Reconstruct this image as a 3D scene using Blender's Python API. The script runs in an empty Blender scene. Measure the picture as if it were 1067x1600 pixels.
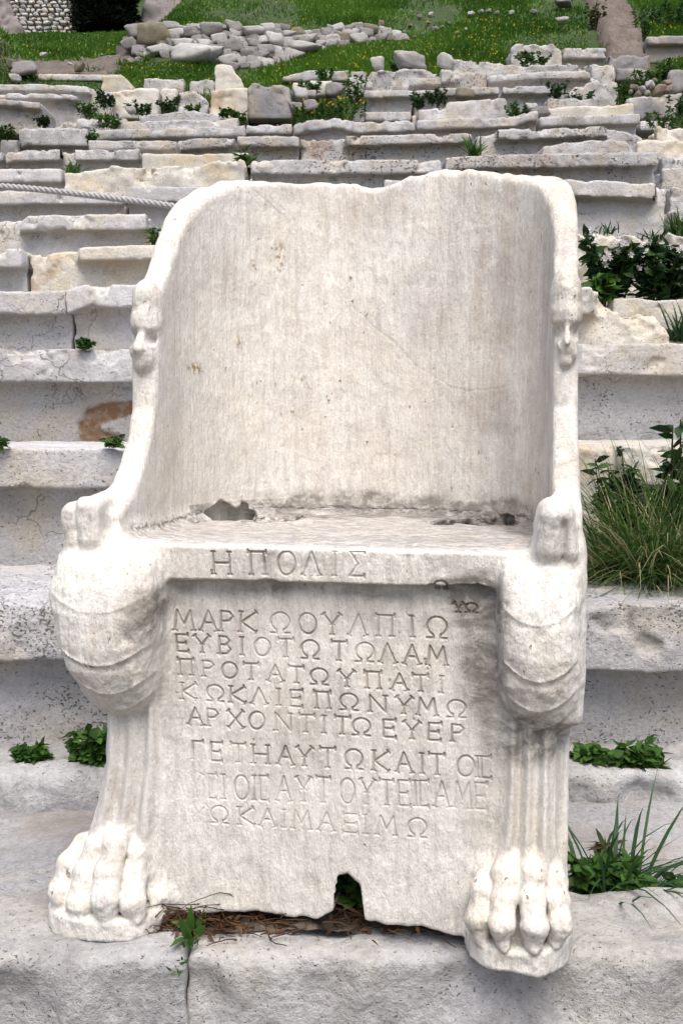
import bpy, math, random
import numpy as np

# ------------------------------------------------------------------ camera, sky, sun, exposure
scene = bpy.context.scene
COL = scene.collection
FPX, EYE = 1555.0, 0.73                    # focal length in pixels of the 1067 x 1600 frame; eye height
PITCH = math.atan(150 / 1555)
cam_d = bpy.data.cameras.new('camera')
cam_d.sensor_fit = 'VERTICAL'
cam_d.sensor_height = 36.0
cam_d.lens = FPX / 1600 * 36.0
cam_d.clip_start, cam_d.clip_end = 0.05, 500
cam = bpy.data.objects.new('camera', cam_d)
cam.location = (0, 0, EYE)
cam.rotation_euler = (math.pi / 2 - PITCH, 0, 0)
COL.objects.link(cam)
scene.camera = cam

SUN_EL, SUN_AZ = math.radians(63), math.radians(172)   # azimuth clockwise from +Y: behind the camera, a little right
world = bpy.data.worlds.new('World')
scene.world = world
world.use_nodes = True
wn = world.node_tree
sky = wn.nodes.new('ShaderNodeTexSky')
sky.sky_type = 'NISHITA'
sky.sun_disc = False
sky.sun_elevation, sky.sun_rotation = SUN_EL, SUN_AZ
sky.air_density, sky.dust_density, sky.ozone_density = 1.0, 4.0, 0.6
bg = wn.nodes['Background']
wn.links.new(sky.outputs[0], bg.inputs['Color'])
bg.inputs['Strength'].default_value = 0.13
sun_d = bpy.data.lights.new('sun', 'SUN')
sun_d.energy, sun_d.angle, sun_d.color = 2.25, math.radians(42), (1.0, 0.96, 0.90)
sun = bpy.data.objects.new('sun', sun_d)
dv = np.array([math.sin(SUN_AZ) * math.cos(SUN_EL), math.cos(SUN_AZ) * math.cos(SUN_EL), math.sin(SUN_EL)])
from mathutils import Vector, Matrix, Euler
sun.rotation_euler = Vector(dv).to_track_quat('Z', 'Y').to_euler()
COL.objects.link(sun)
scene.view_settings.view_transform = 'Standard'
scene.view_settings.look = 'None'
scene.view_settings.gamma = 1.0
scene.view_settings.exposure = 0.70
random.seed(7)
RNG = np.random.default_rng(11)

# ------------------------------------------------------------------ helpers
def ray(px, py):
    u, v = (px - 533.5) / FPX, (800 - py) / FPX
    return np.array([u, math.cos(PITCH) + v * math.sin(PITCH), -math.sin(PITCH) + v * math.cos(PITCH)])
def at(px, py, Y):
    r = ray(px, py)
    return np.array([0, 0, EYE]) + r * (Y / r[1])

def sstep(a, b, x):
    t = np.clip((x - a) / (b - a), 0, 1)
    return t * t * (3 - 2 * t)
def smin(a, b, k):
    h = np.maximum(k - np.abs(a - b), 0) / k
    return np.minimum(a, b) - h * h * k * 0.25
def smax(a, b, k):
    h = np.maximum(k - np.abs(a - b), 0) / k
    return np.maximum(a, b) + h * h * k * 0.25

_perm = np.random.default_rng(3).permutation(256).astype(np.int32)
_perm = np.concatenate([_perm, _perm])
_val = np.random.default_rng(4).uniform(-1, 1, 256).astype(np.float32)
def vnoise(p):
    ip = np.floor(p).astype(np.int32)
    f = (p - ip).astype(np.float32)
    u = f * f * (3 - 2 * f)
    x0, y0, z0 = ip[:, 0] & 255, ip[:, 1] & 255, ip[:, 2] & 255
    x1, y1, z1 = (x0 + 1) & 255, (y0 + 1) & 255, (z0 + 1) & 255
    def hsh(a, b, c): return _val[_perm[_perm[_perm[a] + b] + c]]
    ux, uy, uz = u[:, 0], u[:, 1], u[:, 2]
    def lerp(a, b, t): return a + (b - a) * t
    c00 = lerp(hsh(x0, y0, z0), hsh(x1, y0, z0), ux); c10 = lerp(hsh(x0, y1, z0), hsh(x1, y1, z0), ux)
    c01 = lerp(hsh(x0, y0, z1), hsh(x1, y0, z1), ux); c11 = lerp(hsh(x0, y1, z1), hsh(x1, y1, z1), ux)
    return lerp(lerp(c00, c10, uy), lerp(c01, c11, uy), uz)
def fbm(p, scale, octaves=3, seed=0.0):
    r, a, s = 0, 1.0, scale
    for i in range(octaves):
        r = r + a * vnoise(p * s + seed + 17.3 * i)
        a *= 0.5; s *= 2.03
    return r

def nets(f, lo, hi, h, fudge=1.3, chunk=300000):
    """Polygonise the solid f < 0 inside a box with cells of size h; returns vertices, quads."""
    lo = np.asarray(lo, float)
    n = (np.ceil((np.asarray(hi) - lo) / h / 8).astype(int)) * 8
    def ev(P):
        out = np.empty(len(P), np.float32)
        for i in range(0, len(P), chunk):
            out[i:i + chunk] = f(P[i:i + chunk].astype(np.float32))
        return out
    m = n // 8
    cells = np.stack(np.meshgrid(*[np.arange(k) for k in m], indexing='ij'), -1).reshape(-1, 3)
    size = 8
    for fac in (4, 2, 1):
        d = ev(lo + (cells + 0.5) * size * h)
        cells = cells[np.abs(d) < size * h * 0.87 * fudge + 0.25 * h]
        if fac == 1: break
        sub = np.stack(np.meshgrid(*[np.arange(fac)] * 3, indexing='ij'), -1).reshape(-1, 3)
        cells = (cells[:, None, :] * fac + sub[None]).reshape(-1, 3)
        size //= fac
    N1 = n + 1
    def key(c): return (c[:, 0] * N1[1] + c[:, 1]) * N1[2] + c[:, 2]
    offs = np.array([[i, j, k] for i in (0, 1) for j in (0, 1) for k in (0, 1)])
    ck = np.stack([key(cells + o) for o in offs], 1)
    uk, inv = np.unique(ck, return_inverse=True)
    inv = inv.reshape(ck.shape)
    up = np.stack([uk // (N1[1] * N1[2]), (uk // N1[2]) % N1[1], uk % N1[2]], 1)
    val = ev(lo + up * h)
    cv = val[inv]
    neg = cv < 0
    act = neg.any(1) & ~neg.all(1)
    cells, cv, neg = cells[act], cv[act], neg[act]
    acc = np.zeros((len(cells), 3)); cnt = np.zeros(len(cells))
    for a in range(8):
        for b in range(a + 1, 8):
            if np.abs(offs[a] - offs[b]).sum() != 1: continue
            x = neg[:, a] != neg[:, b]
            t = cv[x, a] / (cv[x, a] - cv[x, b])
            acc[x] += offs[a] + t[:, None] * (offs[b] - offs[a]); cnt[x] += 1
    V = lo + (cells + acc / cnt[:, None]) * h
    k = key(cells)
    order = np.argsort(k); ks = k[order]
    def find(c):
        q = key(c)
        i = np.clip(np.searchsorted(ks, q), 0, len(ks) - 1)
        ok = ks[i] == q
        return order[i], ok
    quads = []
    for a in range(3):
        b, c = (a + 1) % 3, (a + 2) % 3
        ea, eb, ec = np.eye(3, dtype=int)[[a, b, c]]
        ia = [i for i in range(8) if (offs[i] == ea).all()][0]
        x = np.nonzero(neg[:, 0] != neg[:, ia])[0]
        i1, o1 = find(cells[x] - eb); i2, o2 = find(cells[x] - eb - ec); i3, o3 = find(cells[x] - ec)
        ok = o1 & o2 & o3
        q = np.stack([x, i1, i2, i3], 1)[ok]
        fl = ~neg[x[ok], 0]
        q[fl] = q[fl][:, ::-1]
        quads.append(q)
    return V, np.concatenate(quads)

def mesh_np(name, V, F, smooth=True, normals=None):
    """Mesh from vertex array and an (n, k) face array."""
    me = bpy.data.meshes.new(name)
    k = F.shape[1]
    me.vertices.add(len(V)); me.vertices.foreach_set('co', np.ascontiguousarray(V, np.float32).ravel())
    me.loops.add(F.size); me.loops.foreach_set('vertex_index', np.ascontiguousarray(F, np.int32).ravel())
    me.polygons.add(len(F)); me.polygons.foreach_set('loop_start', np.arange(0, F.size, k, dtype=np.int32))
    me.update(calc_edges=True)
    if smooth: me.polygons.foreach_set('use_smooth', np.ones(len(F), bool))
    if normals is not None: me.normals_split_custom_set_from_vertices(normals.tolist())
    return me
def obj(name, me, mat=None, parent=None):
    if isinstance(me, tuple): me = mesh_np(name, *me)
    o = bpy.data.objects.new(name, me)
    if mat is not None: me.materials.append(mat)
    COL.objects.link(o)
    if parent is not None: o.parent = parent
    return o
def tag(o, label=None, cat=None, group=None, kind=None):
    if label: o['label'] = label
    if cat: o['category'] = cat
    if group: o['group'] = group
    if kind: o['kind'] = kind
    return o
def empty(name, loc, label=None, cat=None, group=None):
    o = bpy.data.objects.new(name, None)
    o.location = loc; o.empty_display_size = 0.1
    COL.objects.link(o)
    return tag(o, label, cat, group)
def fattr(me, name, a):
    t = me.attributes.new(name, 'FLOAT', 'POINT')
    t.data.foreach_set('value', np.ascontiguousarray(a, np.float32))

# ------------------------------------------------------------------ materials
class NT:
    def __init__(s, name):
        s.m = bpy.data.materials.new(name); s.m.use_nodes = True
        s.t = s.m.node_tree; s.b = s.t.nodes['Principled BSDF']
        s.b.inputs['Roughness'].default_value = 0.85
        s.b.inputs['Specular IOR Level'].default_value = 0.25
    def n(s, kind, **kw):
        o = s.t.nodes.new('ShaderNode' + kind)
        for k, v in kw.items():
            if k.startswith('i_'):
                o.inputs[k[2:].replace('_', ' ')].default_value = v
            else: setattr(o, k, v)
        return o
    def l(s, a, b): s.t.links.new(a, b)
    def coord(s, scale=(1, 1, 1), rnd=True, kind='Object'):
        tc = s.n('TexCoord'); mp = s.n('Mapping'); mp.inputs['Scale'].default_value = scale
        s.l(tc.outputs[kind], mp.inputs['Vector'])
        if rnd:
            oi = s.n('ObjectInfo'); mu = s.n('Math', operation='MULTIPLY'); mu.inputs[1].default_value = 37.0
            s.l(oi.outputs['Random'], mu.inputs[0]); s.l(mu.outputs[0], mp.inputs['Location'])
        return mp.outputs[0]
    def noise(s, co, scale, detail=4, rough=0.55, dist=0.0):
        o = s.n('TexNoise', i_Scale=scale, i_Detail=detail, i_Roughness=rough, i_Distortion=dist)
        s.l(co, o.inputs['Vector']); return o.outputs['Fac']
    def ramp(s, fac, stops, interp='LINEAR'):
        o = s.n('ValToRGB'); cr = o.color_ramp; cr.interpolation = interp
        for i, (p, c) in enumerate(stops):
            e = cr.elements[i] if i < 2 else cr.elements.new(p)
            e.position = p; e.color = (c, c, c, 1) if not isinstance(c, tuple) else (*c, 1)
        s.l(fac, o.inputs['Fac']); return o.outputs['Color']
    def mix(s, fac, a, b, mode='MIX'):
        o = s.n('Mix', data_type='RGBA', blend_type=mode)
        for i, v in ((0, fac), (6, a), (7, b)):
            if isinstance(v, (int, float)): o.inputs[i].default_value = v
            elif isinstance(v, tuple): o.inputs[i].default_value = (*v, 1)
            else: s.l(v, o.inputs[i])
        return o.outputs[2]
    def math(s, op, a, b=0.0):
        o = s.n('Math', operation=op)
        for i, v in enumerate((a, b)):
            if isinstance(v, (int, float)): o.inputs[i].default_value = v
            else: s.l(v, o.inputs[i])
        return o.outputs[0]
    def attr(s, name):
        o = s.n('Attribute', attribute_name=name); return o.outputs['Fac']
    def bump(s, h, dist, strength=1.0, prev=None):
        o = s.n('Bump', i_Distance=dist, i_Strength=strength); s.l(h, o.inputs['Height'])
        if prev is not None: s.l(prev, o.inputs['Normal'])
        return o.outputs[0]
    def done(s, col, nrm=None):
        if isinstance(col, tuple): s.b.inputs['Base Color'].default_value = (*col, 1)
        else: s.l(col, s.b.inputs['Base Color'])
        if nrm is not None: s.l(nrm, s.b.inputs['Normal'])
        return s.m

def stone_mat(name, c1, c2, warm, pit=0.5, pscale=42, lich=0.5, bump=0.006, crack=0.0, cl=1.0, vary=True):
    t = NT(name); co = t.coord(); st = t.coord((1, 1, 1.35))
    big = t.noise(co, 2.6, 5, 0.6)
    med = t.noise(co, 11, 6, 0.65, 0.4)
    fine = t.noise(co, 85, 5, 0.7)
    c1, c2 = [(c[0] * 1.0, c[1] * 1.0, c[2] * 1.0) for c in (c1, c2)]
    col = t.mix(t.ramp(big, [(0.35, 0.0), (0.65, 1.0)]), c1, c2)
    col = t.mix(t.math('MULTIPLY', t.ramp(t.noise(co, 4.3, 4, 0.6), [(0.46, 0.0), (0.66, 1.0)]), 0.85), col, warm)
    col = t.mix(t.math('MULTIPLY', t.ramp(med, [(0.5, 0.0), (0.7, 1.0)]), lich), col, (0.30, 0.29, 0.29))
    col = t.mix(0.85, col, t.ramp(fine, [(0.3, 0.72), (0.7, 1.12)]), 'MULTIPLY')
    pm = t.ramp(t.noise(co, 5.0 * cl, 5, 0.7), [(0.40, 0.0), (0.66, 1.0)])
    pn = t.math('ADD', t.noise(st, pscale * 2.4, 2, 0.55), t.math('MULTIPLY', pm, 0.13 * pit))
    pits = t.ramp(pn, [(0.685, 0.0), (0.73, 1.0)])
    pn2 = t.math('ADD', t.noise(st, pscale * 0.9, 4, 0.7, 0.5), t.math('MULTIPLY', pm, 0.085 * pit))
    pits2 = t.ramp(pn2, [(0.715, 0.0), (0.75, 1.0)])
    pits = t.math('MAXIMUM', pits, pits2)
    oi0 = t.n('ObjectInfo')
    if vary: pits = t.math('MULTIPLY', pits, t.ramp(t.math('FRACT', t.math('MULTIPLY', oi0.outputs['Random'], 7.3)), [(0.1, 0.25), (0.8, 1.0)]))
    col = t.mix(t.math('MULTIPLY', pits, 0.78), col, (0.085, 0.072, 0.06))
    sp = t.ramp(t.noise(co, 160, 2, 0.5), [(0.70, 0.0), (0.76, 1.0)])
    col = t.mix(t.math('MULTIPLY', sp, 0.3), col, (0.16, 0.135, 0.11))
    col = t.mix(t.math('MULTIPLY', t.attr('scar'), t.ramp(t.noise(co, 30, 4, .7), [(0.3, 0.45), (0.55, 1.0)])), col, (0.27, 0.155, 0.085))
    oi = t.n('ObjectInfo'); col = t.mix(1.0, col, t.ramp(oi.outputs['Random'], [(0.0, 0.84), (1.0, 1.06)]), 'MULTIPLY')
    h = t.math('ADD', t.math('MULTIPLY', med, 0.75), t.math('MULTIPLY', fine, 0.85))
    h = t.math('SUBTRACT', h, t.math('MULTIPLY', pits, 0.55))
    if crack:
        vo = t.n('TexVoronoi', feature='DISTANCE_TO_EDGE', i_Scale=crack)
        wv = t.n('Mix', data_type='RGBA', blend_type='ADD'); wv.inputs[0].default_value = 0.35
        nz = t.n('TexNoise', i_Scale=6.0, i_Detail=4.0); t.l(co, nz.inputs['Vector'])
        t.l(co, wv.inputs[6]); t.l(nz.outputs['Color'], wv.inputs[7]); t.l(wv.outputs[2], vo.inputs['Vector'])
        ck = t.math('MULTIPLY', t.ramp(vo.outputs['Distance'], [(0.0, 1.0), (0.016, 0.0)]), t.ramp(t.noise(co, 3.2, 2), [(0.5, 0.0), (0.6, 1.0)]))
        col = t.mix(t.math('MULTIPLY', ck, 0.6), col, (0.12, 0.09, 0.07))
        h = t.math('SUBTRACT', h, t.math('MULTIPLY', ck, 0.5))
    return t.done(col, t.bump(h, bump, 0.9))

M = {}
M['lime'] = stone_mat('weathered limestone', (0.55, 0.54, 0.55), (0.46, 0.445, 0.44), (0.50, 0.45, 0.37), 0.55, 44, 0.5, 0.007, 5.0)
M['pitted'] = stone_mat('pitted limestone', (0.52, 0.51, 0.525), (0.44, 0.43, 0.435), (0.46, 0.42, 0.36), 1.5, 62, 0.5, 0.010, vary=False)
M['pave'] = stone_mat('worn paving limestone', (0.55, 0.545, 0.55), (0.41, 0.405, 0.41), (0.48, 0.45, 0.40), 0.45, 75, 0.85, 0.009, vary=False)
M['dull'] = stone_mat('trodden grey limestone', (0.40, 0.395, 0.40), (0.31, 0.305, 0.31), (0.31, 0.27, 0.23), 1.2, 80, 0.6, 0.008)
M['yellow'] = stone_mat('yellowish broken limestone', (0.62, 0.595, 0.55), (0.54, 0.50, 0.43), (0.53, 0.44, 0.30), 0.3, 36, 0.4, 0.008)
M['far'] = stone_mat('far limestone', (0.59, 0.58, 0.585), (0.44, 0.425, 0.42), (0.54, 0.47, 0.37), 1.2, 20, 0.85, 0.018)
M['rock'] = stone_mat('field stone', (0.42, 0.41, 0.415), (0.26, 0.255, 0.265), (0.46, 0.39, 0.30), 0.3, 20, 0.6, 0.02)
M['whiterock'] = stone_mat('white marble rubble', (0.66, 0.655, 0.65), (0.52, 0.51, 0.50), (0.56, 0.50, 0.40), 0.3, 20, 0.35, 0.015)
M['tanrock'] = stone_mat('tan boulder', (0.46, 0.42, 0.31), (0.30, 0.27, 0.20), (0.44, 0.34, 0.20), 0.8, 14, 0.5, 0.04)

def marble_mat():
    t = NT('carved marble'); co = t.coord(rnd=False); st = t.coord((26, 26, 2.4), rnd=False); st2 = t.coord((110, 110, 11), rnd=False)
    ch = t.coord((1, 1, 0.33), rnd=False)
    big = t.noise(co, 4.0, 5, 0.6)
    col = t.mix(t.ramp(big, [(0.35, 0.0), (0.65, 1.0)]), (0.78, 0.75, 0.70), (0.71, 0.68, 0.63))
    col = t.mix(t.math('MULTIPLY', t.ramp(t.noise(co, 7, 5, 0.65), [(0.5, 0.0), (0.72, 1.0)]), 0.6), col, (0.72, 0.65, 0.53))
    grey = t.math('MULTIPLY', t.attr('grey'), t.ramp(t.noise(st, 1.0, 4, 0.6), [(0.3, 0.15), (0.62, 1.0)]))
    col = t.mix(grey, col, t.mix(t.ramp(t.noise(t.coord((1, 1, .5), rnd=False), 5.5, 4, .6), [(.38, 0.0), (.6, 1.0)]), (0.43, 0.395, 0.385), (0.50, 0.425, 0.335)))
    col = t.mix(t.math('MULTIPLY', t.ramp(t.noise(st2, 1.0, 3, 0.6), [(0.45, 0.0), (0.75, 1.0)]), 0.40), col, (0.38, 0.33, 0.285))
    fine = t.noise(ch, 150, 5, 0.7)
    col = t.mix(0.8, col, t.ramp(fine, [(0.3, 0.84), (0.7, 1.08)]), 'MULTIPLY')
    gr = t.noise(t.coord((1, 1, .8), rnd=False), 260, 4, 0.75)
    col = t.mix(0.9, col, t.ramp(gr, [(0.3, 0.80), (0.7, 1.14)]), 'MULTIPLY')
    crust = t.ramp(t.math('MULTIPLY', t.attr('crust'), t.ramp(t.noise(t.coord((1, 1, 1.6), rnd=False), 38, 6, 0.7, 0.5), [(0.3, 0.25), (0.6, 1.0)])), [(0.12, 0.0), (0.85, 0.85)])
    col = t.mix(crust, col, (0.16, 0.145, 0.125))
    col = t.mix(t.attr('dirt'), col, (0.20, 0.17, 0.13))
    sp = t.math('MULTIPLY', t.ramp(t.noise(t.coord((1, 1, 0.6), rnd=False), 95, 2, 0.5), [(0.70, 0.0), (0.75, 1.0)]), t.ramp(t.noise(co, 7, 3), [(0.44, 0.0), (0.6, 1.0)]))
    col = t.mix(t.math('MULTIPLY', sp, 0.75), col, (0.25, 0.19, 0.12))
    pf = t.math('MULTIPLY', t.attr('peck'), t.ramp(t.noise(t.coord((55, 150, 60), rnd=False), 1.0, 3, 0.6), [(0.48, 0.0), (0.57, 1.0)]))
    col = t.mix(t.math('MULTIPLY', pf, 0.75), col, (0.33, 0.31, 0.32))
    lic = t.math('MULTIPLY', t.attr('spots'), t.ramp(t.noise(co, 130, 3, 0.6), [(0.45, 0.0), (0.6, 1.0)]))
    col = t.mix(lic, col, (0.30, 0.21, 0.11))
    h = t.math('ADD', t.math('ADD', t.math('MULTIPLY', t.noise(ch, 55, 6, 0.75), 1.2), t.math('MULTIPLY', fine, 0.6)), t.math('MULTIPLY', gr, 0.35))
    h = t.math('SUBTRACT', h, t.math('MULTIPLY', sp, 0.6))
    h2 = t.math('MULTIPLY', t.noise(t.coord((150, 150, 9), rnd=False), 1.0, 3, 0.6), t.attr('grey2'))
    pk = t.math('MULTIPLY', t.noise(t.coord((55, 150, 60), rnd=False), 1.0, 3, 0.6), t.attr('peck'))
    n1 = t.bump(h, 0.0042, 0.9)
    n2 = t.bump(h2, 0.003, 0.6, n1)
    n3 = t.bump(pk, 0.016, 0.9, n2); n3.node.invert = True
    t.b.inputs['Roughness'].default_value = 0.7
    return t.done(col, n3)
M['marble'] = marble_mat()
LETTERS = [('Η',-0.1277,0.484,0.031,0.0229), ('Π',-0.077,0.4847,0.0315,0.0229), ('Ο',-0.0367,0.4853,0.0319,0.024), ('Λ',-0.0022,0.4858,0.0322,0.0229), ('Ι',0.0295,0.4862,0.0326,0.0), ('Σ',0.06,0.4866,0.0329,0.0194), ('Μ',-0.1888,0.3999,0.0281,0.0275), ('Α',-0.1534,0.4001,0.0281,0.0229),
 ('Ρ',-0.1267,0.4003,0.0282,0.0172), ('Κ',-0.0956,0.4005,0.0282,0.0229), ('Ω',-0.0507,0.4008,0.0283,0.0263), ('Ο',-0.0119,0.4011,0.0283,0.024), ('Υ',0.0221,0.4013,0.0284,0.0229), ('Λ',0.0584,0.4015,0.0285,0.0229), ('Π',0.0954,0.4018,0.0285,0.0229), ('Ι',0.132,0.402,0.0286,0.0),
 ('Ω',0.1656,0.4022,0.0287,0.0263), ('Ε',-0.1921,0.3688,0.0244,0.0169), ('Υ',-0.1633,0.3684,0.0246,0.0211), ('Β',-0.1299,0.368,0.0248,0.0158), ('Ι',-0.1053,0.3677,0.0249,0.0), ('Ο',-0.0762,0.3674,0.025,0.0222), ('Τ',-0.0425,0.367,0.0251,0.0211), ('Ω',-0.0083,0.3666,0.0253,0.0243),
 ('Τ',0.0321,0.3661,0.0255,0.0211), ('Ω',0.0676,0.3657,0.0256,0.0243), ('Λ',0.0991,0.3653,0.0258,0.0211), ('Α',0.1322,0.3649,0.0259,0.0211), ('Μ',0.1659,0.3645,0.0261,0.0253), ('Π',-0.1878,0.335,0.0227,0.0211), ('Ρ',-0.1542,0.3343,0.0226,0.0158), ('Ο',-0.1237,0.3336,0.0226,0.0222),
 ('Τ',-0.0924,0.3329,0.0226,0.0211), ('Α',-0.0577,0.3321,0.0226,0.0211), ('Τ',-0.0278,0.3314,0.0226,0.0211), ('Ω',0.0046,0.3306,0.0227,0.0243), ('Υ',0.0431,0.3298,0.0226,0.0211), ('Π',0.0794,0.3289,0.0226,0.0211), ('Α',0.1155,0.3281,0.0226,0.0211), ('Τ',0.1441,0.3275,0.0226,0.0211),
 ('Ι',0.1725,0.3268,0.0226,0.0), ('Κ',-0.1835,0.3002,0.0228,0.0211), ('Ω',-0.145,0.2996,0.0228,0.0243), ('Κ',-0.1117,0.2991,0.0229,0.0211), ('Λ',-0.0814,0.2986,0.023,0.0211), ('Ι',-0.0532,0.2982,0.023,0.0), ('Ε',-0.028,0.2978,0.023,0.0169), ('Π',0.0091,0.2972,0.0231,0.0211),
 ('Ω',0.0459,0.2966,0.0232,0.0243), ('Ν',0.0859,0.296,0.0233,0.0211), ('Υ',0.122,0.2954,0.0234,0.0211), ('Μ',0.1532,0.2949,0.0235,0.0253), ('Ω',0.1931,0.2943,0.0235,0.0243), ('Α',-0.1744,0.2636,0.0248,0.0211), ('Ρ',-0.1483,0.2634,0.0247,0.0158), ('Χ',-0.1149,0.2632,0.0245,0.0211),
 ('Ο',-0.0845,0.2629,0.0245,0.0222), ('Ν',-0.0468,0.2626,0.0244,0.0211), ('Τ',-0.0141,0.2624,0.0242,0.0211), ('Ι',0.0109,0.2622,0.0242,0.0), ('Τ',0.0367,0.262,0.0241,0.0211), ('Ω',0.0633,0.2618,0.024,0.0243), ('Ε',0.1023,0.2615,0.0239,0.0169), ('Υ',0.133,0.2612,0.0239,0.0211),
 ('Ε',0.1642,0.261,0.0237,0.0169), ('Ρ',0.1953,0.2608,0.0236,0.0158), ('Γ',-0.1715,0.2138,0.0259,0.0148), ('Ε',-0.1435,0.2138,0.026,0.0169), ('Τ',-0.1119,0.2137,0.0263,0.0211), ('Η',-0.0796,0.2136,0.0265,0.0211), ('Α',-0.0438,0.2135,0.0268,0.0211), ('Υ',-0.0166,0.2134,0.0271,0.0211),
 ('Τ',0.0159,0.2133,0.0273,0.0211), ('Ω',0.0527,0.2132,0.0276,0.0243), ('Κ',0.091,0.2131,0.0279,0.0211), ('Α',0.1227,0.213,0.0282,0.0211), ('Ι',0.147,0.2129,0.0284,0.0), ('Τ',0.1675,0.2129,0.0285,0.0211), ('Ο',0.2065,0.2128,0.0288,0.0222), ('Ι',0.2224,0.2127,0.029,0.0),
 ('Ϲ',0.2338,0.2127,0.0291,0.0127), ('Υ',-0.1745,0.1577,0.0347,0.0194), ('Ϲ',-0.1503,0.1584,0.0347,0.0116), ('Ι',-0.134,0.1589,0.0347,0.0), ('Ο',-0.1071,0.1596,0.0348,0.0203), ('Ι',-0.089,0.1602,0.0348,0.0), ('Ϲ',-0.0747,0.1606,0.0348,0.0116), ('Α',-0.0464,0.1614,0.0349,0.0194),
 ('Υ',-0.0183,0.1622,0.035,0.0194), ('Τ',0.0097,0.1629,0.0351,0.0194), ('Ο',0.0439,0.1639,0.0352,0.0203), ('Υ',0.0714,0.1647,0.0352,0.0194), ('Τ',0.0988,0.1655,0.0353,0.0194), ('Ε',0.1232,0.1662,0.0353,0.0155), ('Ι',0.1385,0.1666,0.0354,0.0), ('Ϲ',0.1502,0.1669,0.0355,0.0116),
 ('Α',0.1743,0.1676,0.0355,0.0194), ('Μ',0.2027,0.1684,0.0356,0.0232), ('Ε',0.2274,0.1691,0.0357,0.0155), ('Υ',-0.1699,0.1228,0.0251,0.0211), ('Ω',-0.1398,0.1227,0.0253,0.0243), ('Κ',-0.1005,0.1227,0.0256,0.0211), ('Α',-0.07,0.1227,0.0257,0.0211), ('Ι',-0.0464,0.1227,0.0259,0.0),
 ('Μ',-0.021,0.1227,0.026,0.0253), ('Α',0.0145,0.1227,0.0262,0.0211), ('Ξ',0.0487,0.1227,0.0264,0.0211), ('Ι',0.0689,0.1227,0.0265,0.0), ('Μ',0.0991,0.1227,0.0267,0.0253), ('Ω',0.1416,0.1227,0.0269,0.0243), ('Ω',0.1716,0.4709,0.0122,0.0162), ('Υ',0.1941,0.4381,0.0124,0.0132),
 ('Ω',0.2115,0.4387,0.0124,0.0152)]

# ------------------------------------------------------------------ the marble throne, carved as one solid and cut into its parts
GL = {
 'Η': [[(0,0),(0,1)], [(1,0),(1,1)], [(0,.5),(1,.5)]],
 'Π': [[(.1,0),(.1,1)], [(.9,0),(.9,1)], [(-.05,1),(1.05,1)]],
 'Λ': [[(0,0),(.5,1),(1,0)]], 'Α': [[(0,0),(.5,1),(1,0)], [(.22,.4),(.78,.4)]],
 'Ι': [[(.5,0),(.5,1)]], 'Σ': [[(1,1),(0,1),(.55,.5),(0,0),(1,0)]],
 'Μ': [[(0,0),(.15,1),(.5,.3),(.85,1),(1,0)]], 'Κ': [[(0,0),(0,1)], [(.95,1),(.05,.48),(1,0)]],
 'Ρ': [[(0,0),(0,1),(.7,.97),(1,.76),(.7,.53),(0,.5)]],
 'Β': [[(0,0),(0,1),(.65,.97),(.9,.76),(.65,.54),(0,.52)], [(.65,.54),(1,.28),(.7,.02),(0,0)]],
 'Υ': [[(0,1),(.5,.48),(1,1)], [(.5,.48),(.5,0)]], 'Ε': [[(1,1),(0,1),(0,0),(1,0)], [(0,.5),(.8,.5)]],
 'Τ': [[(0,1),(1,1)], [(.5,1),(.5,0)]], 'Χ': [[(0,0),(1,1)], [(0,1),(1,0)]],
 'Ν': [[(0,0),(0,1),(1,0),(1,1)]], 'Γ': [[(0,0),(0,1),(1,1)]], 'Ϲ': [[(1,1),(0,1),(0,0),(1,0)]],
 'Ξ': [[(0,1),(1,1)], [(.1,.5),(.9,.5)], [(0,0),(1,0)]],
}
GL['Ο'] = [[(.5 + .5 * math.cos(a), .5 + .5 * math.sin(a)) for a in np.linspace(0, 2 * math.pi, 25)]]
GL['Ω'] = [[(0, 0), (.32, 0)] + [(.5 + .5 * math.cos(a), .56 + .44 * math.sin(a)) for a in np.linspace(math.radians(247), math.radians(-67), 21)] + [(.68, 0), (1, 0)]]
LG0, LGS, LGN = np.array([-0.26, 0.08]), 0.0005, (1060, 960)
def seg_d(px, pz, a, b):
    ax, az = a; bx, bz = b
    dx, dz = bx - ax, bz - az
    t = np.clip(((px - ax) * dx + (pz - az) * dz) / (dx * dx + dz * dz + 1e-12), 0, 1)
    return np.hypot(px - ax - t * dx, pz - az - t * dz)
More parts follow.
